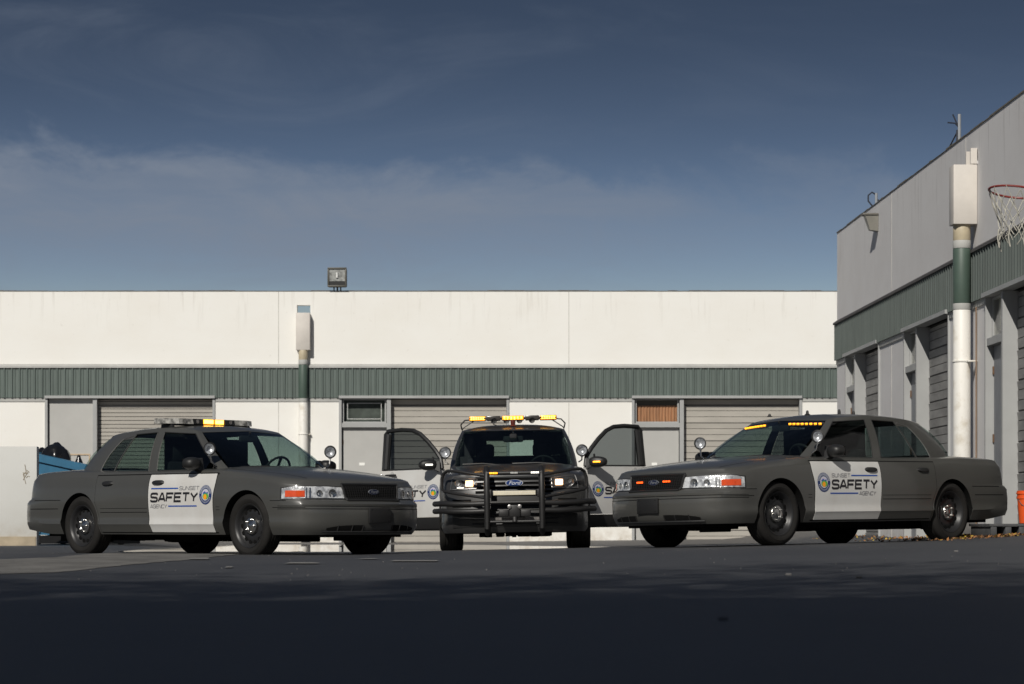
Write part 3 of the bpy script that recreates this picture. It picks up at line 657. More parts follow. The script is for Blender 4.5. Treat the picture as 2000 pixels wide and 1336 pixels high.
bag(84, 904, 44.95, .22, .25, 'smaller black rubbish bag next to the low wall in the blue dumpster', 6)
m = MB(); p = at(154, 913, 44.3); m.lathe([(.0, .22), (.03, .19), (.035, .16), (.05, .13), (.075, .06), (.09, 0), (.1, -.15), (0, -.15)], 12, Matrix.Translation(p)); tag(m.build('bottle', bagm), 'dark pointed bottle shape sticking out of the blue dumpster', 'bottle')

# bucket, pallet, litter by the wing
def pallet():
    c = (5.62, 30.3); z = gz(*c); root = empty('pallet', (c[0] + .25, c[1], z), 'low grey plastic pallet on the ground under the orange bucket', 'pallet')
    pg = mat('pallet_grey', (.07, .072, .075), rough=.8, var=.4, vscale=8)
    m = MB(); m.b2((-.55, -.3, .105), (.6, .45, .135), bev=.006); m.build('deck', pg, root)
    for x in (-.53, -.36, -.2, -.02, .2, .45): m = MB(); m.b2((x, -.29, .0), (x + .07 + (.06 if x > -.1 else 0), .44, .104), bev=.006); m.build('pallet_foot', pg, root)
    root.rotation_euler = (0, 0, R(8)); return z
zp = pallet()
def bucket():
    p = at(2009, 0, 30.35); root = empty('bucket', (p.x, 30.35, zp + .136), 'bright orange plastic bucket on the grey pallet at the right edge', 'bucket')
    om = mat('orange_plastic', (.75, .10, .02), rough=.4, var=.15)
    m = MB(); m.lathe([(0, 0), (.098, 0), (.105, .005), (.128, .28), (.137, .285), (.137, .30), (.129, .303), (.131, .335), (.140, .338), (.140, .355), (.131, .357), (.133, .375), (.126, .375), (.102, .02), (0, .015)], 32); m.build('bucket_body', om, root)
    m = MB(); m.tube([(-.138, 0, .31), (-.10, -.09, .22), (0, -.138, .16), (.10, -.09, .22), (.138, 0, .31)], .004, 6); m.build('handle', dull_chrome, root)
bucket()
m = MB(); p = at(1923, 1046, 31.5); 
bm = bmesh.new(); bmesh.ops.create_icosphere(bm, subdivisions=2, radius=.045)
for v in bm.verts: v.co *= 1 + .3 * noise.noise(v.co * 30); v.co.z *= .6; v.co.x *= 1.3
me = bpy.data.meshes.new('stone'); bm.to_mesh(me); bm.free(); me.materials.append(mat('white_stone', (.6, .6, .58), rough=.8))
o = bpy.data.objects.new('stone', me); COL.objects.link(o); o.location = (at(1923, 0, 31.2).x, 31.2, gz(at(1923, 0, 31.2).x, 31.2) + .02); tag(o, 'small white stone lying in the leaves by the wall', 'stone')
random.seed(11); m = MB(); leafm = [mat('leaf_brown', (.20, .10, .045), rough=.8, var=.4, vscale=30), mat('leaf_yellow', (.50, .35, .05), rough=.8, var=.4, vscale=30), mat('leaf_rust', (.30, .13, .04), rough=.8)]
for k in range(1500):
    if random.random() < .8: Y = random.uniform(29.0, 33.5); x = 34960 / 5200 * 0 + (Y * 0) + random.gauss(0, 1) * .3 + lerp(5.2, 5.75, random.random())
    else: Y = random.uniform(33, 45.5); x = random.uniform(5.1, 5.9)
    wallx = (O2 + U2 * ((Y0 - Y))).x
    if x > wallx - .05 or (abs(x - 5.87) < .6 and abs(Y - 30.3) < .5 and random.random() < .5): continue
    c = Vector((x, Y, gz(x, Y) + .004 + random.random() * .018)); e = Euler((random.uniform(-.9, .9), random.uniform(-.9, .9), random.uniform(0, 6))).to_matrix(); s = random.uniform(.012, .032)
    m.add([c + e @ Vector(q) * s for q in ((-1, 0, 0), (-.2, .5, .1), (1, 0, .25), (-.2, -.5, .1))], [(0, 1, 2, 3)], random.choice([0, 0, 2, 1, 2]))
tag(m.build('fallen_leaves', leafm, smooth=0), 'brown and yellow dry leaves scattered along the foot of the wing', 'leaves', kind='stuff')
random.seed(21); m = MB()
for k in range(150):
    Y = random.uniform(16, 40); x = random.uniform(-.2, .2) * Y
    c = Vector((x, Y, gz(x, Y) + .002)); s = random.uniform(.003, .008); m.box(c, (s * 1.4, s, s), rot=Euler((random.random(), random.random(), random.random() * 3)).to_matrix())
for px, py in ((1867, 1078), (1678, 1130), (1540, 1124), (1412, 1212)):
    x, Y = gpt(px, py); m.box((x, Y, gz(x, Y) + .006), (.035, .03, .014), bev=.005)
tag(m.build('grit', mat('grit', (.16, .155, .15), rough=.9, var=.5, vscale=9), smooth=0), 'fine pale grit and crumbs strewn over the asphalt', 'gravel', kind='stuff')
random.seed(31)
# crumpled litter near the left sedan
m = MB(); x, Y = gpt(655, 1070); 
m.grid([[(x + i * .05 + .0, Y + j * .06, gz(x, Y) + .01 + .05 * abs(noise.noise(Vector((i * .8, j * .9, 4))))) for i in range(7)] for j in range(4)])
tag(m.build('litter', mat('paper_litter', (.7, .68, .66), rough=.8), smooth=0), 'crumpled white paper litter on wet ground under the sedan nose', 'litter')

# added unseen block behind the lens, shaped to throw shade over the foreground
m = MB(); m.b2((-13, -22, -.5), (-1.5, -4.0, 11.9)); shade_root = empty('shade_block', (0, -13, 0), 'tall grey unseen block added behind the viewer to shade the foreground asphalt', 'building')
shade_root.location = (0, 0, 0); m.build('shade_block_wall', mat('shade_block_grey', (.22, .22, .23), rough=.8, var=.2, vscale=.5), shade_root, smooth=0)
m = MB(); m.b2((-13.3, -22.3, 11.9), (-1.2, -3.7, 12.2)); m.build('roof', trim_grey, shade_root, smooth=0)
# unseen trees added too: their loose tops soften the edge of the shade
def shade_tree(x, y, h, seed, label):
    random.seed(seed); root = empty('shade_tree', (x, y, 0), label, 'shade_tree', 'unseen trees added behind the viewer')
    m = MB(); m.tube([(0, 0, -.3), (.1, 0, h * .3), (-.1, .1, h * .6), (.05, 0, h * .85)], [.28, .22, .14, .05], 10)
    for k in range(9):
        z = h * random.uniform(.4, .8); t = random.uniform(0, 6.28); m.tube([(0, 0, z), (.9 * math.cos(t), .9 * math.sin(t), z + .8), (1.8 * math.cos(t), 1.8 * math.sin(t), z + 1.9)], [.09, .06, .02], 6)
    m.build('trunk', mat('bark', (.10, .08, .06), rough=.9, var=.4, vscale=8), root)
    m = MB(); cl = []
    for k in range(85):
        t = random.uniform(0, 6.28); r_ = 2.3 * math.sqrt(random.random()); z = random.triangular(h * .50, h * 1.06, h * .78); k_ = 1 - max(0, (z / h - .75)) * 2.2; cl.append(Vector((r_ * k_ * math.cos(t), r_ * .6 * k_ * math.sin(t), z)))
    for c in cl:
        for q in range(40):
            p = c + Vector([random.gauss(0, .42) for _ in range(3)]); e = Euler([random.uniform(0, 6.28) for _ in range(3)]).to_matrix(); s_ = random.uniform(.07, .13)
            m.add([p + e @ Vector(v) * s_ for v in ((-1, 0, 0), (0, .55, .1), (1, 0, 0), (0, -.55, .1))], [(0, 1, 2, 3)])
    m.build('crown', mat('leaf_green', (.06, .10, .03), rough=.7, var=.4, vscale=2), root, smooth=0)
for k, (x, y, h) in enumerate([(-13.2, -2.6, 15.6), (-10.6, -2.2, 16.6), (-8.2, -2.7, 15.4), (-5.7, -2.3, 16.4), (-3.2, -2.8, 15.8), (-1.0, -2.4, 16.3)]):
    shade_tree(x, y, h, 50 + k, ['outermost', 'second', 'third', 'fourth', 'fifth', 'nearest'][k] + ' of the unseen trees added behind the viewer to soften the shade')

# ------------------------------------------------------------------ lettering (stroke font)
GL = {
 'S': [[(1, .80), (.93, .95), (.80, 1), (.20, 1), (.05, .94), (0, .80), (0, .70), (.05, .57), (.20, .52), (.80, .48), (.95, .42), (1, .30), (1, .20), (.95, .06), (.80, 0), (.20, 0), (.06, .05), (0, .2)]],
 'A': [[(0, 0), (.42, 1), (.58, 1), (1, 0)], [(.17, .30), (.83, .30)]], 'F': [[(0, 0), (0, 1), (1, 1)], [(0, .50), (.85, .50)]],
 'E': [[(1, 1), (0, 1), (0, 0), (1, 0)], [(0, .52), (.9, .52)]], 'T': [[(0, 1), (1, 1)], [(.5, 1), (.5, 0)]], 'Y': [[(0, 1), (.5, .46), (1, 1)], [(.5, .46), (.5, 0)]],
 'U': [[(0, 1), (0, .2), (.06, .05), (.2, 0), (.8, 0), (.94, .05), (1, .2), (1, 1)]], 'N': [[(0, 0), (0, 1), (.12, 1), (.88, 0), (1, 0), (1, 1)]],
 'G': [[(1, .8), (.94, .95), (.8, 1), (.2, 1), (.05, .94), (0, .8), (0, .2), (.05, .06), (.2, 0), (.8, 0), (.95, .06), (1, .2), (1, .45), (.5, .45)]],
 'C': [[(1, .8), (.94, .95), (.8, 1), (.2, 1), (.05, .94), (0, .8), (0, .2), (.05, .06), (.2, 0), (.8, 0), (.95, .06), (1, .2)]],
}
def ribbon(m, pts, wd, mp, off):
    P2 = []; n = len(pts)
    # densify
    q = [pts[0]]
    for a, b in zip(pts, pts[1:]):
        l = math.hypot(b[0] - a[0], b[1] - a[1]); k = max(1, int(l / .12))
        for j in range(1, k + 1): q.append((lerp(a[0], b[0], j / k), lerp(a[1], b[1], j / k)))
    rows = []
    for i, p in enumerate(q):
        a = q[max(i - 1, 0)]; b = q[min(i + 1, len(q) - 1)]
        def nn(u, v): l = math.hypot(v[0] - u[0], v[1] - u[1]) or 1; return (-(v[1] - u[1]) / l, (v[0] - u[0]) / l)
        if 0 < i < len(q) - 1:
            n1 = nn(a, p); n2 = nn(p, b); s = (n1[0] + n2[0], n1[1] + n2[1]); l2 = s[0] ** 2 + s[1] ** 2
            k = 2 / l2 if l2 > .5 else 2.0; nx, ny = s[0] * k, s[1] * k
        else: nx, ny = nn(a, b)
        rows.append([mp(p[0] + nx * wd / 2, p[1] + ny * wd / 2, off), mp(p[0] - nx * wd / 2, p[1] - ny * wd / 2, off)])
    m.grid(rows)
def lettering(text, u0, u1, z0, z1, wd, mp, material, parent, gap=.22, slant=.12, name='lettering'):
    n = len(text); cw = (u1 - u0 - wd) / (n + (n - 1) * gap); h = z1 - z0 - wd; m = MB(); u = u0 + wd / 2
    for ch in text:
        for k, pl in enumerate(GL[ch]):
            pts = [(u + p[0] * cw + slant * (p[1] - .5) * h, z0 + wd / 2 + p[1] * h) for p in pl]
            ribbon(m, pts, wd, mp, .0022 + .0006 * k)
        u += cw * (1 + gap)
    return m.build(name, material, parent, smooth=0)
def seal(c, r, mp, parent):
    m = MB(); mm = [navy, silver_ink, sky_ink, green_ink, orange_ink, blue_ink]
    def disc(cu, cz, ru, rz, off, mi, n=28): m.add([mp(cu + ru * math.cos(2 * math.pi * k / n), cz + rz * math.sin(2 * math.pi * k / n), off) for k in range(n)], [tuple(range(n))], mi)
    u, z = c; disc(u, z, r, r, .0022, 0); disc(u, z, r * .60, r * .60, .003, 1)
    for k in range(26):
        a = math.pi * (.06 + .88 * k / 25); 
        for (r0, r1, w_) in ((.68, .97, .022),):
            pts = [(r0, a - w_ / .8), (r0, a + w_ / .8), (r1, a + w_), (r1, a - w_)]; m.add([mp(u + r * q[0] * math.cos(q[1]), z + r * q[0] * math.sin(q[1]), .003) for q in pts], [(0, 1, 2, 3)], 1)
        a = -math.pi * (.1 + .8 * k / 25)
        if k % 2: pts = [(.7, a - .035), (.7, a + .035), (.88, a + .035), (.88, a - .035)]; m.add([mp(u + r * q[0] * math.cos(q[1]), z + r * q[0] * math.sin(q[1]), .003) for q in pts], [(0, 1, 2, 3)], 1)
    disc(u, z + .08 * r, r * .50, r * .42, .0036, 2); disc(u + .05 * r, z - .14 * r, r * .48, r * .34, .0042, 3); disc(u - .02 * r, z - .22 * r, r * .25, r * .27, .0048, 4)
    m.add([mp(u + r * q[0], z + r * q[1], .0042) for q in ((-.42, .18), (-.1, .38), (.1, .22), (.4, .3), (.44, .12), (-.4, .1))], [(0, 1, 2, 3, 4, 5)], 5)
    return m.build('seal', mm, parent, smooth=0)
def decals(mp, parent, right_side, z0=0.0, k=1.0):
    """mp(u, z, off): u runs left to right as read, 0 at the door's left edge"""
    Z = lambda z: z + z0
    if right_side:
        lettering('SUNSET', .53, .865, Z(.694), Z(.736), .0065, mp, grey_ink, parent); lettering('SAFETY', .035, .85, Z(.566), Z(.672), .0225, mp, black_ink, parent)
        lettering('AGENCY', .035, .325, Z(.504), Z(.546), .0065, mp, grey_ink, parent); b1 = (.045, .51, .714); b2 = (.345, .83, .526); seal((.975, Z(.642)), .102, mp, parent)
    else:
        seal((.185, Z(.642)), .102, mp, parent); lettering('SUNSET', .32, .625, Z(.694), Z(.736), .0065, mp, grey_ink, parent); lettering('SAFETY', .31, 1.075, Z(.566), Z(.672), .0225, mp, black_ink, parent)
        lettering('AGENCY', .765, 1.045, Z(.504), Z(.546), .0065, mp, grey_ink, parent); b1 = (.64, 1.08, .714); b2 = (.285, .745, .526)
    for (a, b, z) in (b1, b2):
        m = MB(); ribbon(m, [(a, Z(z)), (b, Z(z))], .013, mp, .0024); m.build('blue_stripe', blue_ink, parent, smooth=0)

# ------------------------------------------------------------------ car bodies
class Car:
    def __init__(s, T):
        s.__dict__.update(T)
        P_ = [Vector((p[0], p[1], 0)) for p in s.plan]; P_ = [Vector((P_[1].x, -P_[1].y, 0))] + P_ + [Vector((P_[-2].x, -P_[-2].y, 0))]
        D = []
        for i in range(1, len(P_) - 2):
            for k in range(40):
                t = k / 40; a, b, c, d = P_[i - 1], P_[i], P_[i + 1], P_[i + 2]
                D.append(.5 * ((2 * b) + (c - a) * t + (2 * a - 5 * b + 4 * c - d) * t * t + (3 * b - a - 3 * c + d) * t ** 3))
        D.append(P_[-2]); s.D = D
        s.fs, s.ff, s.fr = pchip(s.in_side), pchip(s.in_front), pchip(s.in_rear); s.fz = pchip(s.zc)
        s.Dx = np.array([-p.x for p in D])
    def smp(s, i):
        i = max(0, min(len(s.D) - 1, i)); a = s.D[max(i - 1, 0)]; b = s.D[min(i + 1, len(s.D) - 1)]; t = (b - a).normalized()
        if i == 0: t = Vector((0, 1, 0))
        if i == len(s.D) - 1: t = Vector((0, -1, 0))
        return (s.D[i].x, s.D[i].y, -(-t.y) * 1.0 if False else t.y, -t.x)       # x, y, nx, ny (outward for y>0 half)
    def at_x(s, x):
        i = int(np.searchsorted(s.Dx, -x)); i = max(1, min(len(s.D) - 1, i)); a, b = s.D[i - 1], s.D[i]
        t = 0 if abs(b.x - a.x) < 1e-9 else (x - a.x) / (b.x - a.x); q = s.smp(i); return (x, lerp(a.y, b.y, t), q[2], q[3])
    def at_y(s, y, front=True):
        idx = range(len(s.D)) if front else range(len(s.D) - 1, -1, -1)
        for i in idx:
            if s.D[i].y >= y: break
        q = s.smp(i); p = s.D[i]
        return (p.x, y, q[2], q[3])
    def inset(s, z, nx, x=0):
        a = s.fs(z)
        if nx > 0: w_ = min(1, nx) ** 1.3; return lerp(a, s.ff(z), w_)
        w_ = min(1, -nx) ** 1.0; return lerp(a, s.fr(z), w_)
    def S(s, q, z, off=0.0, sg=1):
        i = s.inset(z, q[2]) - off
        return Vector((q[0] - q[2] * i, sg * (q[1] - q[3] * i), z))
    def ztop(s, x, y):
        z = s.fz(x); r = abs(y) / s.wmax
        return z - s.drop * r ** 2.6 + (s.hoodfx(x, y) if x > s.cowl else 0)
    def zbot(s, x):
        for xc, R_, zc in s.arches:
            if abs(x - xc) <= R_ + 1e-6: return zc + math.sqrt(max(0, R_ * R_ - (x - xc) ** 2))
        return s.sill(x)
    def columns(s):
        c = []; xe = s.arches[0][0] + s.arches[0][1] + .012; xr = s.arches[1][0] - s.arches[1][1] - .012
        i = 0
        while s.D[i].x > xe + .02: c.append(s.smp(i)); i += 10
        a = s.arches[0]; b = s.arches[1]; xs = [a[0] + a[1] + .012, a[0] + a[1] + .003] + [a[0] + a[1] * math.cos(math.pi * k / 28) for k in range(29)] + [a[0] - a[1] - .003]
        lo, hi = b[0] + b[1] + .003, a[0] - a[1] - .03; n = 26; xs += [lerp(hi, lo + .03, k / n) for k in range(n + 1)]
        xs += [lo] + [b[0] + b[1] * math.cos(math.pi * k / 28) for k in range(29)] + [b[0] - b[1] - .003, b[0] - b[1] - .012]
        c += [s.at_x(x) for x in xs]
        j = len(s.D) - 1; tail = []
        while s.D[j].x < xr - .02: tail.append(s.smp(j)); j -= 10
        return c + tail[::-1]
    def build_shell(s, parent, pm):
        cols = s.columns(); n1, n2 = 10, 16
        body, fb, rbp, und = MB(), MB(), MB(), MB()
        rings = [.025, .06, .11, .18, .28, .42, .58, .78, 1.0]
        xe = s.arches[0][0] + s.arches[0][1]; xr = s.arches[1][0] - s.arches[1][1]
        for sg in (1, -1):
            G = []
            for q in cols:
                zb_ = s.zbot(q[0]); zt = s.ztop(q[0] - q[2] * s.inset(s.fz(q[0]) - .04, q[2]), q[1]) - .028
                zm = max(s.zmid if q[0] > -1 else s.zmid_r, zb_ + .02)
                col = [s.S(q, lerp(zb_, zm, k / n1), 0, sg) for k in range(n1 + 1)] + [s.S(q, lerp(zm, zt, k / n2), -.012 * ss(.86, 1, k / n2), sg) for k in range(1, n2 + 1)]
                e = col[-1]; spx = min(max(e.x, s.sp1), s.sp0); sp = Vector((spx, 0, 0))
                for t in rings:
                    x = lerp(e.x, sp.x, t); y = lerp(e.y, 0, t); z = s.ztop(x, y) - (.010 if t == rings[0] else .003 if t == rings[1] else 0)
                    col.append(Vector((x, y, z)))
                G.append(col)
            nr = len(G[0])
            for i in range(len(G) - 1):
                xm = (G[i][0].x + G[i + 1][0].x) / 2; cx = (cols[i][0] + cols[i + 1][0]) / 2
                for k in range(nr - 1):
                    quad = [G[i][k], G[i + 1][k], G[i + 1][k + 1], G[i][k + 1]]
                    c = sum(quad, Vector()) / 4
                    if k >= n1 + n2 and s.cab0 > c.x > s.cab1 and abs(c.y) < s.cabw: continue
                    if s.open_door and s.open_door[0] > cx > s.open_door[1] and k < n1 + n2 and c.z > s.open_door[2]: continue
                    if k < n1 and cx > xe: tgt = fb
                    elif k < n1 and cx < xr: tgt = rbp
                    else: tgt = body
                    tgt.add(quad, [(0, 1, 2, 3)])
                # underside / wheel tunnels
                a, b = G[i][0], G[i + 1][0]
                ia = Vector((min(max(a.x, s.sp1 - .5), s.sp0 + .35), sg * min(abs(a.y), .56), a.z)); ib = Vector((min(max(b.x, s.sp1 - .5), s.sp0 + .35), sg * min(abs(b.y), .56), b.z))
                und.add([a, b, ib, ia], [(0, 1, 2, 3)])
        xf, xb = s.D[0].x - .25, s.D[-1].x + .3
        und.b2((xb, -.55, s.floor), (xf, .55, s.zmid), mi=0)
        for xc, R_, zc in s.arches:
            for sg in (1, -1): und.b2((xc - R_ - .02, sg * .54, s.floor + .1), (xc + R_ + .02, sg * .56, zc + R_ + .02))
        random.seed(4)
        for k in range(26):
            x = random.uniform(xb + .2, xf - .1); y = random.uniform(-.5, .5); l = random.uniform(.1, .5); und.box((x, y, s.floor - random.uniform(0, .035)), (l, random.uniform(.05, .2), .06), bev=.01)
        und.tube([(xb + .3, .45, s.floor - .01), (-1.0, .45, s.floor - .01), (-.6, .2, s.floor)], .03, 8)
        for xc, R_, zc in s.arches: und.tube([(xc, -.75, .31), (xc, .75, .31)], .04, 8)
        und.build('underbody', under_black, parent, smooth=30)
        body.build('body', pm, parent, smooth=32, weld=.0008)
        s.fb = fb.build('front_bumper', s.bumpmat or pm, parent, smooth=32, weld=.0008); s.rbp = rbp.build('rear_bumper', pm, parent, smooth=32, weld=.0008)
    # ---- greenhouse
    def gh(s, seg, t, v):
        """point on the greenhouse: seg index, t within segment, v height fraction"""
        K = s.knots
        def kp(i):
            b, tp = K[i]; return Vector((lerp(b[0], tp[0], v) - (.055 * 4 * v * (1 - v) if i == s.tailk else .035 * 4 * v * (1 - v) if i == s.tailk + 1 else 0), lerp(b[1], tp[1], v), lerp(s.gz0, tp[2] if len(tp) > 2 else s.gz1, v)))
        a, b = kp(seg), kp(seg + 1)
        if seg == 0: y = b.y * t; x = lerp(a.x, b.x, t ** 2.2)
        elif seg == len(K) - 2: y = a.y * (1 - t); x = lerp(b.x, a.x, (1 - t) ** 2.2)
        else:
            pr = kp(max(seg - 1, 0)); nx = kp(min(seg + 2, len(K) - 1)); x = lerp(a.x, b.x, t); y = lerp(a.y, b.y, t)
            if seg in s.round: c = Vector((lerp(a.x, b.x, .5), max(a.y, b.y) - s.round[seg] * 0 + 0, 0)); y += s.round[seg] * 4 * t * (1 - t) * .5; x += (-1 if seg > 2 else 1) * s.round[seg] * 4 * t * (1 - t) * .35
        z = lerp(a.z, b.z, t); bul = 4 * v * (1 - v)
        yb = s.bulge * bul
        if seg == 0: x += (.018 if s.tailk == 99 else .055) * bul; y += yb * t
        elif seg == len(K) - 2: x -= (.02 if s.tailk == 99 else .05) * bul; y += yb * (1 - t)
        else: y += yb
        return Vector((x, y, z))
    def build_greenhouse(s, parent, pm, gl):
        fr = MB(); VR = [0, .04, .1, .2, .35, .5, .65, .8, .9, .94, .97, 1.0]
        nseg = len(s.knots) - 1; div = s.segdiv
        for sg in (1, -1):
            top = []
            for seg in range(nseg):
                n = div[seg]; ts = [k / n for k in range(n + 1)]
                win = s.windows.get(seg)
                for k in range(n):
                    for j in range(len(VR) - 1):
                        if win and VR[j] >= win[0] - 1e-6 and VR[j + 1] <= win[1] + 1e-6: continue
                        if s.open_door and seg in s.door_segs: 
                            if VR[j + 1] <= .94: continue
                        q = [s.gh(seg, ts[k], VR[j]), s.gh(seg, ts[k + 1], VR[j]), s.gh(seg, ts[k + 1], VR[j + 1]), s.gh(seg, ts[k], VR[j + 1])]
                        for p in q: p.y *= sg
                        fr.add(q, [(0, 1, 2, 3)])
                top += [s.gh(seg, t, 1) for t in (ts if seg == nseg - 1 else ts[:-1])]
                if win and not (s.open_door and seg in s.door_segs):
                    m = MB(); off = .006; v0, v1 = win[0] - .01, win[1] + .01; rows = []
                    for j in range(9):
                        v = lerp(v0, v1, j / 8); row = []
                        for k in range(n + 1):
                            p = s.gh(seg, ts[k], v); 
                            if seg == 0 or seg == nseg - 1: p.x -= off * (1 if seg == 0 else -1)
                            else: p.y -= off
                            row.append(Vector((p.x, p.y * sg, p.z)))
                        rows.append(row)
                    if seg in (0, nseg - 1):
                        s.half = getattr(s, 'half', {}); s.half.setdefault(seg, []).append(rows)
                        if sg == -1:
                            mm = MB(); [mm.grid(r_) for r_ in s.half[seg]]; mm.build('windshield' if seg == 0 else 'rear_window', gl.get(seg), parent, weld=.0008)
                    else: m.grid(rows); m.build('side_window', gl.get(seg), parent)
            # roof
            top = [Vector((p.x, p.y * sg, p.z)) for p in top]; rows = [top]
            for t in (.02, .05, .1, .17, .26, .38, .52, .7, .85, 1.0):
                r = []
                for p in top:
                    sx = min(max(p.x, s.rs1), s.rs0); x = lerp(p.x, sx, t); y = lerp(p.y, 0, t); z = p.z + (s.zr - p.z) * (1 - (1 - t) ** 2.6)
                    r.append(Vector((x, y, z)))
                rows.append(r)
            fr.grid(rows)
        fr.build('cabin_shell', pm, parent, smooth=30, weld=.0008)
    def strip(s, m, pts, wd, sg=1, off=.0018, mi=0):
        """thin line on the lower shell through (x, z) points"""
        def mp(u, z, o): q = s.at_x(u); return s.S(q, z, o, sg)
        ribbon(m, pts, wd, mp, off)
    def topline(s, m, pts, wd, off=.003):
        def mp(x, y, o): return Vector((x, y, s.ztop(x, y) + o))
        ribbon(m, pts, wd, mp, off)
    def side_patch(s, xl, xr_, z0, z1, sg, off, name, mt, parent, n=14, nz=10, edge=.012):
        """panel proud of the shell; xl(z), xr(z) its edges"""
        m = MB(); rows = []
        zs = [z0] + [lerp(z0, z1, k / nz) for k in range(nz + 1)] + [z1]
        for j, z in enumerate(zs):
            o = off if 0 < j < len(zs) - 1 else -edge
            a, b = xl(z), xr_(z); row = [s.S(s.at_x(a), z, -edge, sg)]
            for k in range(n + 1): row.append(s.S(s.at_x(lerp(a, b, k / n)), z, o, sg))
            row.append(s.S(s.at_x(b), z, -edge, sg)); rows.append(row)
        m.grid(rows); return m.build(name, mt, parent, smooth=28)

def make_wheel(parent, x, y, r, wd, rim_r, cap, steel=True):
    """axle along y; outer side = sign of y"""
    sg = 1 if y > 0 else -1
    M = Matrix.Translation((x, y, r - .012)) @ Matrix.Rotation(R(-90 * sg), 4, 'X')
    h = wd / 2
    w_ = MB(); w_.lathe([(rim_r + .012, h * .78), (rim_r + .006, h * .86), (rim_r - .008, h * .80), (rim_r - .022, h * .60), (rim_r - .035, h * .35), (rim_r * .80, h * .30), (rim_r * .72, h * .38), (rim_r * .55, h * .42), (rim_r * .40, h * .36), (0, h * .36)], 48, M)
    w_.lathe([(rim_r + .01, -h * .8), (rim_r - .02, -h * .5), (rim_r - .035, h * .3)], 48, M)
    w_.lathe([(0, -h * .2), (.14, -h * .2), (.14, h * .2)], 24, M)
    wo = w_.build('wheel', rim_black, parent)
    t = MB(); prof = [(rim_r + .004, -h * .80), (rim_r + .03, -h * .96), (rim_r + .055, -h), (r - .035, -h * .96), (r - .010, -h * .84), (r, -h * .66)]
    for k in range(5):
        a = -h * .6 + k * h * .3; prof += [(r, a), (r - .007, a + .004), (r - .007, a + .010), (r, a + .014)] if k < 4 else [(r, a)]
    prof += [(r, h * .66), (r - .010, h * .84), (r - .035, h * .96), (r - .05, h * .985), (r - .052, h * 1.0), (rim_r + .055, h), (rim_r + .03, h * .96), (rim_r + .004, h * .80)]
    t.lathe(prof, 56, M)
    ty = t.build('tyre', rubber, wo, smooth=40)
    if steel:
        m = MB()
        for k in range(14):
            a = 2 * math.pi * k / 14; c = M @ Vector((rim_r * .765 * math.cos(a), rim_r * .765 * math.sin(a), h * .40)); 
            m.disc(c, (0, sg, 0), .022, 12)
        m.build('vent_hole', under_black, wo, smooth=0)
    m = MB(); m.lathe([(cap, h * .36), (cap, h * .50), (cap * .9, h * .62), (cap * .6, h * .66), (cap * .55, h * .62), (cap * .3, h * .70), (0, h * .72)], 28, M)
    for k in range(5):
        a = 2 * math.pi * k / 5; m.lathe([(.011, h * .5), (.011, h * .78), (.006, h * .82), (0, h * .82)], 8, M @ Matrix.Translation((cap * .72 * math.cos(a), cap * .72 * math.sin(a), 0)))
    m.build('hub_cap', chrome, wo)
    return wo

def make_spot(parent, base, head, aim, r, sg, name='spotlight'):
    base, head, aim = Vector(base), Vector(head), Vector(aim).normalized()
    M = Matrix.Translation(head) @ aim.to_track_quat('Z', 'Y').to_matrix().to_4x4()
    m = MB(); m.lathe([(0, -r * 1.15), (r * .45, -r * 1.1), (r * .8, -r * .7), (r, -r * .1), (r * 1.04, .0), (r * 1.06, r * .16), (r * .90, r * .20), (r * .82, .0)], 28, M)
    o = m.build(name, black_plastic, parent)
    m = MB(); m.lathe([(0, -r * .55), (r * .3, -r * .5), (r * .62, -r * .3), (r * .84, r * .02)], 24, M); m.build('reflector', mat('spot_reflector', (.75, .76, .78), rough=.3, metal=.55, var=.5, vscale=25, vlo=.4, vhi=.6), o)
    m = MB(); m.lathe([(r * .92, r * .08), (r * .5, r * .16), (0, r * .19)], 24, M); m.build('lens', g_clear, o)
    m = MB(); m.tube([base, (base + head) / 2 + Vector((0, sg * .02, -.05)), head - Vector((0, 0, r * .9))], .010, 8); m.tube([head - Vector((0, 0, r * 1.15)), head - Vector((0, 0, r * .8))], .018, 8); m.build('spotlight_arm', chrome, o)
    return o
def make_mirror(parent, c, sg, size=(.10, .20, .135), stalk=.12, matl=None, aim=0, foot=None):
    bm = bmesh.new(); bmesh.ops.create_uvsphere(bm, u_segments=24, v_segments=16, radius=1)
    for v in bm.verts:
        p = v.co; f = lambda a, e: math.copysign(abs(a) ** e, a)
        x, y, z = f(p.x, .7), f(p.y, .72), f(p.z, .75)
        if x < 0: x *= .35
        y2 = y * sg; z *= (1.0 - .18 * max(0, y2))
        v.co = Vector((x * size[0], y * size[1] / 2, z * size[2] / 2))
    for fc in bm.faces: fc.smooth = True
    me = bpy.data.meshes.new('mirror'); bm.to_mesh(me); bm.free(); me.materials.append(matl or black_plastic)
    o = bpy.data.objects.new('mirror', me); COL.objects.link(o); o.parent = parent; o.location = c
    m = MB(); fy = -sg * (size[1] / 2 + stalk); m.add([(-.05, fy, -.10), (.08, fy, -.10), (.05, fy + sg * 0, .06), (-.03, fy, .06), (-.02, -sg * size[1] * .3, -.055), (.05, -sg * size[1] * .3, -.055), (.04, -sg * size[1] * .3, .02), (-.01, -sg * size[1] * .3, .02)], [(0, 1, 2, 3), (4, 7, 6, 5), (0, 4, 5, 1), (1, 5, 6, 2), (2, 6, 7, 3), (3, 7, 4, 0)])
    m.build('mirror_arm', matl or black_plastic, o, smooth=30)
    m = MB(); m.add([(-size[0] * .36, -size[1] * .4, -size[2] * .36), (-size[0] * .36, size[1] * .4, -size[2] * .36), (-size[0] * .36, size[1] * .4, size[2] * .36), (-size[0] * .36, -size[1] * .4, size[2] * .36)], [(0, 1, 2, 3)]); m.build('mirror_glass', chrome, o, smooth=0)
    return o
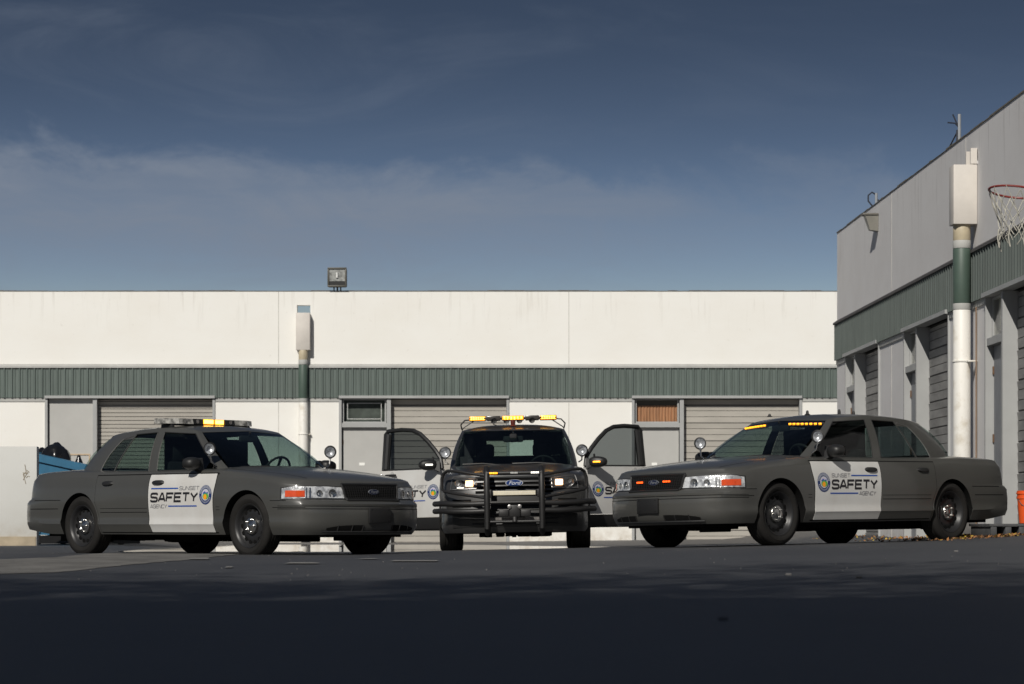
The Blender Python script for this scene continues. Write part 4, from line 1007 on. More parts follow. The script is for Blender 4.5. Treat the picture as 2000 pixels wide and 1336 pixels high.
def make_seat(parent, x, y, z, w_=.5, h=.62, head=True, name='seat'):
    m = MB(); m.box((x + .02, y, z), (.5, w_, .16), bev=.05); m.box((x - .27, y, z + h / 2), (.14, w_ * .95, h), rot=Matrix.Rotation(R(-14), 3, 'Y'), bev=.06)
    o = m.build(name, seatm, parent)
    if head: m = MB(); m.box((x - .36, y, z + h + .09), (.10, .27, .19), bev=.045); m.tube([(x - .35, y - .07, z + h - .08), (x - .35, y - .07, z + h + .05)], .007, 6); m.tube([(x - .35, y + .07, z + h - .08), (x - .35, y + .07, z + h + .05)], .007, 6); m.build('headrest', seatm, o)
    return o
def make_steering(parent, c):
    m = MB(); c = Vector(c); Rm = Matrix.Rotation(R(-62), 3, 'Y'); n = 28
    m.tube([c + Rm @ Vector((.185 * math.cos(2 * math.pi * k / n), .185 * math.sin(2 * math.pi * k / n), 0)) for k in range(n + 1)], .014, 8, caps=False)
    for a in (0, 2.2, 4.1): m.tube([c, c + Rm @ Vector((.18 * math.cos(a), .18 * math.sin(a), 0))], .016, 6)
    m.lathe([(0, .03), (.06, .02), (.07, -.02), (0, -.03)], 16, Matrix.Translation(c) @ Rm.to_4x4()); m.build('steering_wheel', interior, parent)
def script_badge(parent, c, nrm, w_, h, back=blue_ink, word='Ford', fcol=silver_ink, M3=None):
    """oval badge with script word; faces +x of parent"""
    m = MB(); n = 32; c = Vector(c)
    def el(kx, o): return [c + Vector((o, kx * w_ / 2 * math.cos(2 * math.pi * k / n), kx * h / 2 * math.sin(2 * math.pi * k / n))) for k in range(n)]
    m.add(el(1, 0), [tuple(range(n))], 0); m.grid([el(1, 0) + [el(1, 0)[0]], el(1, -.012) + [el(1, -.012)[0]]], 0)
    m.add(el(.93, .0012), [tuple(range(n))], 1)
    o = m.build('badge', [fcol, back], parent, smooth=0)
    cu = bpy.data.curves.new('word', 'FONT'); cu.body = word; cu.size = h * .78; cu.align_x = 'CENTER'; cu.align_y = 'CENTER'; cu.shear = .35; cu.offset = .0008
    to = bpy.data.objects.new('badge_script', cu); COL.objects.link(to); dg = bpy.context.evaluated_depsgraph_get(); dg.update()
    me = bpy.data.meshes.new_from_object(to.evaluated_get(dg)); bpy.data.objects.remove(to)
    for v in me.vertices: p = v.co.copy(); v.co = Vector((.0026, p.x * 1.15, p.y)) + c
    me.materials.clear(); me.materials.append(fcol)
    t = bpy.data.objects.new('badge_script', me); COL.objects.link(t); t.parent = o
    return o

# ------------------------------------------------------------------ sedan
SED = dict(
    plan=[(1.065, 0), (1.05, .22), (1.00, .44), (.915, .66), (.79, .82), (.62, .905), (.42, .934), (0, .945), (-.5, .955), (-1.3, .962), (-2.2, .962), (-2.9, .945), (-3.4, .925), (-3.85, .885), (-4.11, .80), (-4.24, .60), (-4.30, .32), (-4.31, 0)],
    in_side=[(.15, .10), (.22, .055), (.265, .030), (.322, .006), (.337, -.004), (.345, -.005), (.375, .006), (.40, .008), (.50, .003), (.60, 0), (.72, .008), (.80, .022), (.86, .042), (.92, .068), (1.0, .10)],
    in_front=[(.15, .16), (.20, .10), (.25, .045), (.31, .012), (.40, .0), (.485, .0), (.495, .010), (.515, .010), (.525, .0), (.548, .010), (.572, .045), (.588, .085), (.60, .095), (.68, .105), (.75, .135), (.79, .17), (.85, .26), (.95, .4)],
    in_rear=[(.15, .14), (.24, .06), (.32, .02), (.42, .0), (.50, .0), (.505, .01), (.57, .012), (.60, .06), (.615, .115), (.70, .135), (.82, .17), (.90, .22), (1.0, .3)],
    zc=[(1.06, .70), (.97, .752), (.90, .782), (.80, .810), (.6, .845), (.3, .885), (0, .915), (-.3, .942), (-.5, .955), (-1.5, .955), (-2.9, .965), (-3.15, .968), (-3.6, .955), (-3.9, .940), (-4.08, .918), (-4.18, .88), (-4.31, .80)],
    wmax=.95, drop=.062, hoodfx=lambda x, y: .010 * math.exp(-((abs(y) - .62) / .05) ** 2) * ss(.85, .3, x) - .0, cowl=-.42,
    arches=[(0, .372, .315), (-2.913, .366, .315)], sill=lambda x: .225 + (.0 if x < .4 else .0) + .05 * ss(-3.5, -4.1, x), zmid=.575, zmid_r=.60,
    sp0=.35, sp1=-3.5, cab0=-.60, cab1=-3.10, cabw=.74, floor=.20, open_door=None, door_segs=(), bumpmat=None,
    knots=[((-.30, 0), (-1.10, 0, 1.352)), ((-.50, .715), (-1.20, .555, 1.328)), ((-.60, .800), (-1.27, .605, 1.345)), ((-1.63, .838), (-1.715, .630, 1.375)), ((-1.775, .838), (-1.835, .630, 1.375)), ((-2.42, .822), (-2.20, .618, 1.362)), ((-2.45, .822), (-2.22, .617, 1.361)), ((-2.70, .805), (-2.36, .603, 1.352)), ((-3.20, .68), (-2.80, .52, 1.322)), ((-3.36, 0), (-2.92, 0, 1.335))],
    round={1: .02, 7: .035}, gz0=.885, gz1=1.352, bulge=.030, segdiv=[12, 3, 10, 3, 8, 1, 6, 6, 12], windows={0: (.1, .97), 2: (.04, .9), 4: (.04, .9), 6: (.04, .8), 8: (.1, .94)},
    rs0=-1.70, rs1=-2.2, zr=1.412, tailk=7)
def sedan(label):
    c = Car(SED); root = empty('sedan', (0, 0, 0), label, 'car', 'grey security patrol sedans')
    c.build_shell(root, paint); c.build_greenhouse(root, paint, {0: g_wind, 2: g_side, 4: g_side, 6: g_dark, 8: g_wind})
    # doors with seams round them
    fd = dict(xl=lambda z: -1.625 + .03 * ((z - .70) / .3) ** 2 * (1 if z > .7 else .55), xr=lambda z: -.495 - .035 * ss(.80, .60, z) + .012 * ss(.5, .27, z))
    arc = lambda z: max(-2.60, -2.913 + math.sqrt(max(.0, .395 ** 2 - (z - .315) ** 2)) + .0) if .315 < z < .71 else (-2.60 if z >= .71 else -2.913 + .395)
    def rx(z): return lerp(-2.50, arc(z), 1.0) if z < .71 else -2.56 + .0
    def rl(z):
        if z >= .66: return -2.60
        return max(-2.60, -2.913 + math.sqrt(max(0, .40 ** 2 - (max(z, .315) - .315) ** 2)))
    for sg in (-1, 1):
        seamM = MB()
        for f_ in (fd['xr'], fd['xl']): c.strip(seamM, [(f_(z) + (.004 if f_ is fd['xr'] else -.004), z) for z in np.linspace(.245, .868, 16)], .009, sg, .001)
        c.strip(seamM, [(rl(z) - .004, z) for z in np.linspace(.245, .872, 24)], .008, sg, .001)
        c.strip(seamM, [(x, .868) for x in np.linspace(-.47, -2.6, 20)], .010, sg, .001)
        c.strip(seamM, [(x, .245) for x in np.linspace(-.47, -2.5, 20)], .012, sg, .001)
        seamM.build('panel_gap', seam, root, smooth=0)
        d = c.side_patch(fd['xl'], fd['xr'], .250, .862, sg, .004, 'front_door', white_paint, root, n=18, nz=22); d['label'] = 'white front door with lettering'
        d2 = c.side_patch(rl, lambda z: fd['xl'](z) - .009, .250, .862, sg, .004, 'rear_door', paint, root, n=14, nz=22)
        if sg < 0: mp = lambda u, z, o: c.S(c.at_x(-1.62 + u), z, .0045 + o, -1)
        else: mp = lambda u, z, o: c.S(c.at_x(-.48 - u), z, .0045 + o, 1)
        decals(mp, d, sg < 0)
        for dd, hx in ((d, -1.47), (d2, -2.38)):
            m = MB(); n = 20; rows = []
            for k, (kk, o) in enumerate([(1.12, .003), (1.0, .016), (.8, .026), (.4, .030), (0, .030)]):
                rows.append([c.S(c.at_x(hx + kk * .095 * math.copysign(abs(math.cos(2 * math.pi * j / n)) ** .6, math.cos(2 * math.pi * j / n))), .778 + kk * .024 * math.sin(2 * math.pi * j / n), o, sg) for j in range(n + 1)])
            m.grid(rows); m.build('door_handle', black_plastic, dd)
        # side moulding lines and belt trim
        m = MB()
        for zz in (.485, .515): c.strip(m, [(x, zz) for x in np.linspace(-.48, -.42 - .0, 3)], .004, sg, .002)
        c.strip(m, [(x, .463) for x in np.linspace(-1.645, -2.50, 12)], .006, sg, .006); c.strip(m, [(x, .505) for x in np.linspace(-1.645, -2.50, 12)], .004, sg, .006)
        c.strip(m, [(x, .505) for x in np.linspace(.42, .80, 10)], .006, sg, .0015); c.strip(m, [(x, .505) for x in np.linspace(-3.33, -3.95, 12)], .008, sg, .0015)
        c.strip(m, [(x, .575) for x in np.linspace(.38, .60, 8)], .006, sg, .0015); c.strip(m, [(x, .60) for x in np.linspace(-3.28, -3.85, 12)], .007, sg, .0015)
        m.build('moulding_line', seam, root, smooth=0)
        m = MB()
        pts = [c.gh(2, k / 10, .03) + Vector((0, .004, 0)) for k in range(0, 11)] + [c.gh(3, 1, .03)] + [c.gh(4, k / 8, .03) + Vector((0, .004, 0)) for k in range(9)] + [c.gh(6, k / 6, .03) for k in range(7)]
        m.tube([Vector((p.x, p.y * sg, p.z)) for p in pts], .006, 6)
        pts = [c.gh(6, 1, v) for v in np.linspace(.03, .82, 10)] + [c.gh(6, 1 - k / 6, .82 + .012 * k) for k in range(1, 6)]
        m.tube([Vector((p.x, (p.y + .003) * sg, p.z)) for p in pts], .005, 6); m.build('window_trim', dull_chrome, root)
        # black window surrounds
        m = MB()
        for seg in (2, 4):
            lo = [c.gh(seg, k / 8, .90) + Vector((0, .003, 0)) for k in range(9)]; m.tube([Vector((p.x, p.y * sg, p.z)) for p in lo], .006, 6)
            for tt in (0, 1): pp = [c.gh(seg, tt, v) + Vector((0, .003, 0)) for v in np.linspace(.04, .9, 8)]; m.tube([Vector((p.x, p.y * sg, p.z)) for p in pp], .005, 6)
        m.build('window_seal', black_plastic, root)
        # headlight cluster wrapping the corner
        zt_, zb_ = .722, .592
        # outline indices from grille edge to side
        i0 = next(i for i in range(len(c.D)) if c.D[i].y >= .40); i1 = next(i for i in range(len(c.D)) if c.D[i].x <= .545)
        idx = np.linspace(i0, i1, 26)
        def patch(f0, f1, za, zb2, off, mats_, name, par, tilt0=0.0, n=14, rows_=6, rnd=True):
            m = MB(); rows = []
            for j in range(-1, rows_ + 2):
                jj = min(max(j, 0), rows_) / rows_; row = []
                for k in range(-1, n + 2):
                    kk = min(max(k, 0), n) / n; f = lerp(f0, f1, kk)
                    zz = lerp(za(f), zb2(f), jj); o = off if (0 <= j <= rows_ and 0 <= k <= n) else -.01
                    row.append(c.S(c.smp(int(lerp(i0, i1, f))), zz, o, sg))
                rows.append(row)
            m.grid(rows); return m.build(name, mats_, par, smooth=40)
        za = lambda f: .590 + .004 * f; zb2 = lambda f: .708 + .010 * ss(0, .3, f) - .020 * ss(.8, 1, f)
        hl = patch(0, 1, za, zb2, .003, mat('headlamp_bowl', (.86, .86, .85), rough=.22, metal=.35, var=.55, vscale=13, col2=(.38, .38, .39), vlo=.45, vhi=.60, bump=.8, bscale=26), 'headlight', root)
        bez = patch(-.03, 1.03, lambda f: .583, lambda f: .718 + .008 * ss(0, .3, f) - .016 * ss(.8, 1, f), .0015, black_plastic, 'headlight_bezel', hl)
        patch(0.005, .995, lambda f: .592, lambda f: zb2(f) - .002, .012, g_clear, 'headlight_lens', hl)
        patch(.60, .93, lambda f: .612, lambda f: .676, .0085, amber_lens, 'turn_signal', hl, n=8, rows_=4)
        for fc in (.50, .56): patch(fc, fc + .025, lambda f: .596, lambda f: .706, .0075, chrome, 'chrome_rib', hl, n=2, rows_=4)
        for fc, rr in ((.17, .044), (.36, .034)):
            q = c.smp(int(lerp(i0, i1, fc))); p = c.S(q, .648, .0045, sg); nr = Vector((q[2], sg * q[3], 0))
            M = Matrix.Translation(p) @ nr.to_track_quat('Z', 'Y').to_matrix().to_4x4(); m = MB(); m.lathe([(rr, -.002), (rr, .004), (rr * .85, .002), (rr * .3, -.001), (rr * .28, .004), (0, .005)], 20, M); m.build('lamp_reflector', chrome, hl)
        # tail light
        j0 = next(i for i in range(len(c.D)) if c.D[i].x <= -4.10); j1 = next(i for i in range(len(c.D) - 1, 0, -1) if c.D[i].y >= .52)
        m = MB(); rows = []
        for zz in np.linspace(.635, .86, 8):
            rows.append([c.S(c.smp(int(lerp(j0 + (zz - .635) * 30, j1, k / 12))), zz, .006, sg) for k in range(13)])
        m.grid(rows); m.build('tail_light', red_lens, root)
        make_mirror(root, (-.87, sg * .985, .972), sg, size=(.11, .20, .135), stalk=.03)
        make_seat(root, -1.45, sg * .37, .50, .50, .52)
    # hood and trunk seams
    m = MB()
    for sg in (-1, 1):
        c.topline(m, [(x, sg * lerp(.70, .80, ss(.8, -.4, x))) for x in np.linspace(.70, -.40, 16)], .007)
        c.topline(m, [(x, sg * .74) for x in np.linspace(-3.18, -3.95, 10)], .007)
    c.topline(m, [(-3.17, y) for y in np.linspace(-.74, .74, 14)], .008)
    m.build('hood_gap', seam, root, smooth=0)
    # grille
    gy = .365; g = MB(); back = MB()
    def fp(y, z, off): q = c.at_y(abs(y)); p = c.S(q, z, off, 1 if y >= 0 else -1); return Vector((p.x, y if abs(y) > 1e-6 else 0, z))
    zg0, zg1 = .578, .742
    hw = lambda z: gy + .035 * (z - zg0) / (zg1 - zg0)
    zsr = np.linspace(zg0, zg1, 7)
    back.grid([[fp(hw(z) * k / 10, z, .004) for k in range(-10, 11)] for z in zsr]); gb = back.build('grille', under_black, root)
    fr = MB()
    for z, s_ in ((zg0, 0), (zg1, 0)): fr.tube([fp(hw(z) * k / 10, z, .010) for k in range(-10, 11)], .013, 8)
    for sgn in (-1, 1): fr.tube([fp(sgn * hw(z), z, .010) for z in zsr], .013, 8)
    fr.build('grille_surround', black_plastic, gb)
    ms = MB()
    for k in range(-13, 14): ms.tube([fp(hw(z) * k / 13.5, z, .008) for z in zsr], .003, 4)
    for z in np.linspace(zg0 + .015, zg1 - .015, 9): ms.tube([fp(hw(z) * k / 10, z, .008) for k in range(-10, 11)], .003, 4)
    ms.build('grille_mesh', black_plastic, gb, smooth=0)
    q = fp(0, .665, 0); script_badge(gb, (q.x + .016, 0, .665), None, .145, .056, back=mat('badge_navy', (.006, .010, .035), rough=.3), fcol=mat('dull_silver', (.16, .17, .19), rough=.4))
    # plate bracket, lower intake
    x = c.S(c.at_y(0), .42, 0).x
    m = MB(); m.b2((x - .01, -.155, .345), (x + .018, .155, .50), bev=.006); pb = m.build('plate_holder', black_plastic, c.fb)
    m = MB()
    for y in (-.12, .12):
        for z in (.365, .48): m.disc((x + .0185, y, z), (1, 0, 0), .006, 10)
    m.build('screw', under_black, pb)
    m = MB()
    for sg in (-1, 1):
        m.grid([[fp(sg * lerp(.20, .62, k / 10), lerp(.262 + .012 * abs(2 * k / 10 - 1) ** 4, .325 - .03 * (k / 10) ** 3, j), .003) for k in range(11)] for j in (0, .5, 1)])
    m.build('lower_intake', under_black, c.fb)
    m = MB(); m.tube([fp(lerp(-.66, .66, k / 20), .256, .012) for k in range(21)], .010, 6)
    for y in (-.5, -.34, -.21, .21, .34, .5): m.tube([fp(y, .262, .006), fp(y, .322, .006)], .007, 5)
    m.build('intake_strip', black_plastic, c.fb)
    m = MB()
    for z_, w_ in ((.490, .006), (.520, .004)):
        for sg in (-1, 1):
            pts_ = []
            for i in list(range(0, next(i for i in range(len(c.D)) if c.D[i].x <= .44), 12)): q = c.smp(i); pts_.append(c.S(q, z_, .0015, sg))
            m.tube(pts_, w_ * .5, 5)
    m.build('bumper_groove', seam, c.fb)
    # interior
    m = MB(); m.b2((-2.85, -.72, .30), (-.62, .72, .34)); m.b2((-2.9, -.76, .3), (-2.84, .76, .86)); m.b2((-.66, -.76, .3), (-.60, .76, .86))
    for sg in (-1, 1): m.b2((-2.85, sg * .755, .3), (-.6, sg * .735, .87))
    m.b2((-3.25, -.66, .855), (-2.60, .66, .875)); m.b2((-1.80, -.60, .34), (-1.78, .60, 1.27)); m.build('interior_trim', interior, root, smooth=0)
    m = MB(); m.box((-.72, 0, .83), (.55, 1.42, .14), bev=.05); m.box((-.62, .36, .90), (.30, .42, .06), bev=.025); m.build('dashboard', interior, root)
    m = MB(); m.box((-2.25, 0, .52), (.5, 1.3, .16), bev=.05); m.box((-2.56, 0, .73), (.16, 1.3, .40), rot=Matrix.Rotation(R(-14), 3, 'Y'), bev=.06); m.build('rear_seat', seatm, root)
    make_steering(root, (-1.02, .37, .90))
    m = MB(); m.box((-1.07, 0, 1.255), (.04, .25, .07), bev=.015); m.tube([(-1.06, 0, 1.28), (-1.03, 0, 1.33)], .01, 6); m.build('rear_view_mirror', interior, root)
    m = MB()
    for y0, y1, bx in ((.62, -.02, -.40), (-.06, -.62, -.40)):
        P0 = c.gh(0, abs(y0) / .71, .045); P1 = c.gh(0, abs(y1) / .71, .065); m.tube([Vector((P0.x + .02, y0, P0.z + .02)), Vector((lerp(P0.x, P1.x, .5) + .03, (y0 + y1) / 2, .945)), Vector((P1.x + .02, y1, P1.z + .02))], .010, 6)
    m.build('wiper', black_plastic, root)
    for x, y in ((0, -.80), (0, .80), (-2.913, -.80), (-2.913, .80)): make_wheel(root, x, y, .330, .235, .222, .092)
    return root, c
def place(root, heading, pos_local, world_px, Yw, up=(0, 0, 1)):
    """put local ground point pos_local (x, y) under pixel column world_px at depth Yw"""
    f = Vector((math.cos(heading), math.sin(heading), 0)); u = Vector(up).normalized(); f = (f - u * f.dot(u)).normalized(); l = u.cross(f)
    X = (world_px - 1000) / F * Yw; p = Vector((X, Yw, gz(X, Yw))) if not isinstance(up, tuple) or up == (0, 0, 1) else Vector((X, Yw, 0))
    M3 = Matrix((f, l, u)).transposed(); o = p - M3 @ Vector((pos_local[0], pos_local[1], 0))
    return M3, o
A, car = sedan('grey and white patrol sedan on the left with a light bar on its roof')
B = copy_tree(A); B['label'] = 'grey and white patrol sedan on the right with amber lights behind its windshield'
M3, o = place(A, -R(44.0), (0, -.86), 491.4, 28.26); o.z = -.016; A.matrix_world = Matrix.Translation(o) @ M3.to_4x4() @ Matrix.Diagonal((1, 1, 1.03, 1))
up = Vector((-.021, .008, 1)).normalized()
f = Vector((-math.cos(R(42.43)), -math.sin(R(42.43)), 0)); f = (f - up * f.dot(up)).normalized(); l = up.cross(f)
M3 = Matrix((f, l, up)).transposed(); X = 517.4 / F * 28.35; hub = Vector((X, 28.35, .112)); o = hub - M3 @ Vector((0, .86, 0)); B.matrix_world = Matrix.Translation(o) @ M3.to_4x4() @ Matrix.Diagonal((1, 1, 1.03, 1))

for own, k in ((A, -1), (B, 1)):
    for sg in (-1, 1): make_spot(own, (-.66, sg * .80, .95), (-.68, sg * .875, 1.125), (1, k * (.40 if sg == k else .62), -.03), .066, sg)
# light bar on the left sedan
def lightbar_left():
    c0 = (-1.80, 0, 1.462); lb = MB(); n = 40; half = .655
    def sec(y, k=1.0): e = abs(y) / half; bx = .14 * (1 - .35 * max(0, e - .75) / .25) - .0; sx = -.08 * max(0, (e - .6)) / .4; return bx, sx
    o = MB(); o.b2((-1.80 - .13, -half + .12, 1.412), (-1.80 + .13, half - .12, 1.422), bev=.006)
    root = o.build('light_bar', black_plastic, A)
    segs = [(-half, -.50, bar_clear), (-.49, -.30, bar_clear), (-.29, -.16, black_plastic), (-.15, .005, 'a'), (.015, .155, 'a'), (.165, .30, black_plastic), (.31, .48, bar_clear), (.49, half, bar_clear)]
    for a, b, mt in segs:
        if mt != 'a':
            m = MB(); m.add([(-1.80 + sx + d, y, z) for y in (a, b) for (d, z, sx) in [((-.15) * (1 if abs(y) < .6 else .55), 1.424, -.03 if abs(y) > .6 else 0), (-.14 * (1 if abs(y) < .6 else .55), 1.482, -.03 if abs(y) > .6 else 0), (.13 * (1 if abs(y) < .6 else .45), 1.482, -.04 if abs(y) > .6 else 0), (.145 * (1 if abs(y) < .6 else .45), 1.424, -.04 if abs(y) > .6 else 0)]],
                  [(0, 1, 2, 3), (7, 6, 5, 4), (0, 4, 5, 1), (1, 5, 6, 2), (2, 6, 7, 3), (3, 7, 4, 0)]); m.build('lens_module', mt, root, smooth=0)
        else:
            m = MB(); m.b2((-1.94, a, 1.424), (-1.67, b, 1.482), bev=.01); q = m.build('lens_module', mat('smoked_lens', (.05, .045, .04), rough=.25), root)
            m = MB(); m.b2((-1.672, a + .012, 1.433), (-1.662, b - .012, 1.473), bev=.003); m.build('amber_flasher', amber_core, q)
            m = MB(); m.b2((-1.675, a + .004, 1.427), (-1.667, b - .004, 1.479), bev=.003); m.build('amber_glow_lens', amber_on, q)
    m = MB()
    for y in (-.55, .55): m.b2((-1.90, y - .02, 1.355), (-1.70, y + .02, 1.415), bev=.008); m.box((-1.80, y * 1.06, 1.362), (.22, .10, .03), bev=.01)
    for y in (-.2, .2): m.b2((-1.83, y - .02, 1.40), (-1.77, y + .02, 1.432), bev=.005)
    m.build('mounting_foot', black_plastic, root)
    m = MB()
    for y in (-.24, .24, -.42): m.disc((-1.655, y, 1.453), (1, 0, 0), .022, 14)
    m.build('work_lamp', chrome, root)
lightbar_left()
def visor_lights():
    for y0, y1, nm in ((-.58, -.16, 8), (.16, .58, 8)):
        h = MB(); h.tube([car.gh(0, abs(lerp(y0, y1, k / 8)) / .58, .885) * 1.0 + Vector((-.035, lerp(y0, y1, k / 8) - car.gh(0, abs(lerp(y0, y1, k / 8)) / .58, .885).y, 0)) for k in range(9)], .022, 8)
        hd = h.build('visor_light', interior, B); m = MB()
        for k in range(nm):
            y = lerp(y0 + .03, y1 - .03, k / (nm - 1)); p = car.gh(0, abs(y) / .58, .885); m.box((p.x - .012, y, p.z), (.012, .036, .022), bev=.003)
        m.build('amber_led', amber_on, hd)
    m = MB()
    for y in (-.25, -.215, -.18, .15, .185, .22): m.box((car.S(car.at_y(abs(y)), .672, .018).x, y, .672), (.014, .024, .018), bev=.002)
    g = m.build('grille_light', red_on, B)
    for x, y, h in ((-1.45, .06, .05), (-1.35, -.42, .035), (-1.95, .1, .07), (-2.2, .1, .055)):
        m = MB(); zr = 1.405; m.lathe([(0, h), (.012, h - .004), (.016, h - .02), (.018, .012), (.03, .006), (.034, 0)], 14, Matrix.Translation((x, y, zr))); m.build('antenna', black_plastic, B)
visor_lights()
for ch in B.children:        # darker rear side glass on the right sedan
    if ch.name.startswith('side_window') and min(v.co.x for v in ch.data.vertices) < -1.9: ch.material_slots[0].link = 'OBJECT'; ch.material_slots[0].material = g_dark

# ------------------------------------------------------------------ SUV
SUVT = dict(
    plan=[(.905, 0), (.90, .25), (.875, .50), (.81, .72), (.69, .88), (.52, .955), (.40, .975), (0, .985), (-.6, .975), (-1.5, .975), (-2.4, .985), (-2.86, .985), (-3.4, .96), (-3.75, .90), (-3.93, .74), (-3.99, .40), (-4.0, 0)],
    in_side=[(.2, .08), (.28, .03), (.36, .02), (.45, .03), (.6, .015), (.75, .0), (.9, .01), (1.02, .035), (1.12, .07), (1.2, .11)],
    in_front=[(.15, .14), (.22, .08), (.30, .03), (.42, .0), (.50, .01), (.60, .05), (.66, .06), (.72, .07), (.80, .09), (.90, .12), (.97, .18), (1.05, .3), (1.2, .5)],
    in_rear=[(.15, .12), (.3, .03), (.5, 0), (.65, .04), (.9, .06), (1.15, .1)],
    zc=[(.91, .86), (.84, .935), (.76, .975), (.6, 1.02), (.3, 1.07), (0, 1.105), (-.3, 1.135), (-.5, 1.15), (-1.5, 1.13), (-3.5, 1.14), (-3.8, 1.14), (-4.0, 1.12)],
    wmax=.975, drop=.075, hoodfx=lambda x, y: .020 * (ss(.26, .34, abs(y)) - 1) * ss(.9, .5, x) + .012 * math.exp(-((abs(y) - .70) / .07) ** 2), cowl=-.5,
    arches=[(0, .42, .345), (-2.86, .42, .345)], sill=lambda x: .23, zmid=.62, zmid_r=.60,
    sp0=.3, sp1=-3.4, cab0=-.70, cab1=-3.85, cabw=.76, floor=.235, open_door=(-.62, -1.66, .36), door_segs=(2,), bumpmat=None,
    knots=[((-.42, 0), (-1.18, 0)), ((-.62, .79), (-1.29, .655)), ((-.74, .86), (-1.40, .70)), ((-1.70, .885), (-1.80, .715)), ((-1.83, .885), (-1.90, .715)), ((-2.70, .88), (-2.74, .71)), ((-2.84, .88), (-2.86, .71)), ((-3.55, .84), (-3.40, .68)), ((-3.78, .70), (-3.62, .60)), ((-3.90, 0), (-3.72, 0))],
    round={1: .02, 7: .04}, gz0=1.075, gz1=1.635, bulge=.03, segdiv=[12, 3, 10, 3, 8, 3, 8, 6, 12], windows={0: (.1, .97), 2: (.04, .9), 4: (.04, .9), 6: (.04, .9), 8: (.2, .9)},
    rs0=-1.75, rs1=-3.1, zr=1.72, tailk=99)
def suv():
    c = Car(SUVT); root = empty('suv', (0, 0, 0), 'dark grey patrol suv with push bar, roof light bar and both front doors open', 'car')
    c.build_shell(root, paint_suv); c.build_greenhouse(root, paint_suv, {0: g_wind, 2: g_side, 4: g_dark, 6: g_dark, 8: g_wind})
    def fp(y, z, off): q = c.at_y(abs(y)); p = c.S(q, z, off, 1 if y >= 0 else -1); return Vector((p.x, y, z))
    # black lower face
    m = MB(); m.grid([[fp(.80 * k / 16, z, .004) for k in range(-16, 17)] for z in np.linspace(.30, .60, 8)]); lf = m.build('lower_grille', black_plastic, root)
    m = MB()
    for z in (.34, .40, .46, .52, .58): m.tube([fp(.55 * k / 12, z, .012) for k in range(-12, 13)], .010, 6)
    m.build('lower_bar', black_plastic, lf)
    m = MB(); m.grid([[fp(.34 * k / 8, z, .03) for k in range(-8, 9)] for z in (.385, .41, .42)]); m.build('skid_plate', mat('skid_alloy', (.22, .21, .2), rough=.5, var=.5, vscale=20), lf)
    # upper grille
    gw = lambda z: .50 - .0 * z
    m = MB(); m.grid([[fp(gw(z) * k / 12, z, .006) for k in range(-12, 13)] for z in np.linspace(.70, .955, 7)]); gr = m.build('grille', under_black, root)
    m = MB()
    for z in (.72, .775, .83, .885, .94): m.grid([[fp(.50 * k / 12, z + dz_, o_) for k in range(-12, 13)] for dz_, o_ in ((-.011, .010), (-.009, .026), (.009, .026), (.012, .010))])
    m.build('grille_bar', mat('grille_bar_grey', (.03, .03, .03), rough=.35), gr)
    q = fp(0, .860, .03); script_badge(gr, (q.x + .012, 0, .862), None, .225, .088, back=mat('badge_blue', (.010, .035, .15), rough=.3))
    for sg in (-1, 1):
        ya, yb = .50, .855
        def hp(t, v, off):
            y = lerp(ya, yb, t); z = lerp(lerp(.80, .79, t), lerp(.925, .955, t), v); q = c.at_y(y) if y < .80 else c.at_y(y); p = c.S(q, z, off, sg); return p
        m = MB(); m.grid([[hp(k / 10, j / 5, .006 if 0 < 1 else 0) for k in range(11)] for j in range(6)]); hl = m.build('headlight', mat('smoked_headlamp', (.07, .07, .068), rough=.3, metal=.3, var=.6, vscale=15), root)
        ed = [hp(k / 10, 0, .010) for k in range(11)] + [hp(1, j / 5, .010) for j in range(1, 6)] + [hp(1 - k / 10, 1, .010) for k in range(1, 11)] + [hp(0, 1 - j / 5, .010) for j in range(1, 6)]
        m = MB(); m.tube(ed, .007, 6, caps=False); m.build('headlight_rim', dull_chrome, hl)
        m = MB(); p = hp(.27, .5, .028); m.box(p, (.02, .10, .078), bev=.018); m.build('lit_lamp', head_on, hl)
        m = MB(); p = hp(.72, .5, .02); m.lathe([(0, -.01), (.03, -.005), (.045, .012), (.05, .014)], 18, Matrix.Translation(p) @ Vector((1, 0, 0)).to_track_quat('Z', 'Y').to_matrix().to_4x4()); m.build('reflector', dull_chrome, hl)
        m = MB(); p = hp(.62, .12, .022); m.box(p, (.01, .09, .012), bev=.003); m.build('running_lamp', white_on if sg < 0 else dull_chrome, hl)
        m = MB(); m.grid([[hp(k / 10, j / 5, .034) for k in range(11)] for j in range(6)]); m.build('headlight_lens', g_clear, hl)
        # fog recess
        m = MB(); m.grid([[fp(sg * lerp(.56, .80, k / 6), lerp(.56, .66, j / 3), .012) for k in range(7)] for j in range(4)]); m.build('fog_recess', under_black, root)
    # mirrors + open doors
    for sg in (-1, 1):
        hinge = Vector((-.62, sg * .965, 0)); th = R(50)
        dr = bpy.data.objects.new('front_door', None); COL.objects.link(dr); dr.parent = root; dr.location = hinge
        # closed door runs to -x; opening swings its rear edge outward
        dr.rotation_euler = (0, 0, sg * -th)
        x1 = -1.08
        def dpt(x, z, o): return Vector((x, sg * (-.0 + o - (.03 * ((z - .72) / .35) ** 2 if z < 1.1 else .03)), z))
        m = MB(); zs = [.46, .50, .60, .72, .84, .96, 1.06, 1.10]
        xe = lambda z: -.02 - .05 * ss(.7, 1.1, z) * 0
        m.grid([[dpt(lerp(xe(z), x1, k / 12), z, .03) for k in range(13)] for z in zs]); m.grid([[dpt(lerp(xe(z), x1, k / 12), z, -.05) for k in range(13)] for z in zs])
        for xx in (xe(0), x1): m.grid([[dpt(xx, z, o_) for z in zs] for o_ in (.03, -.05)])
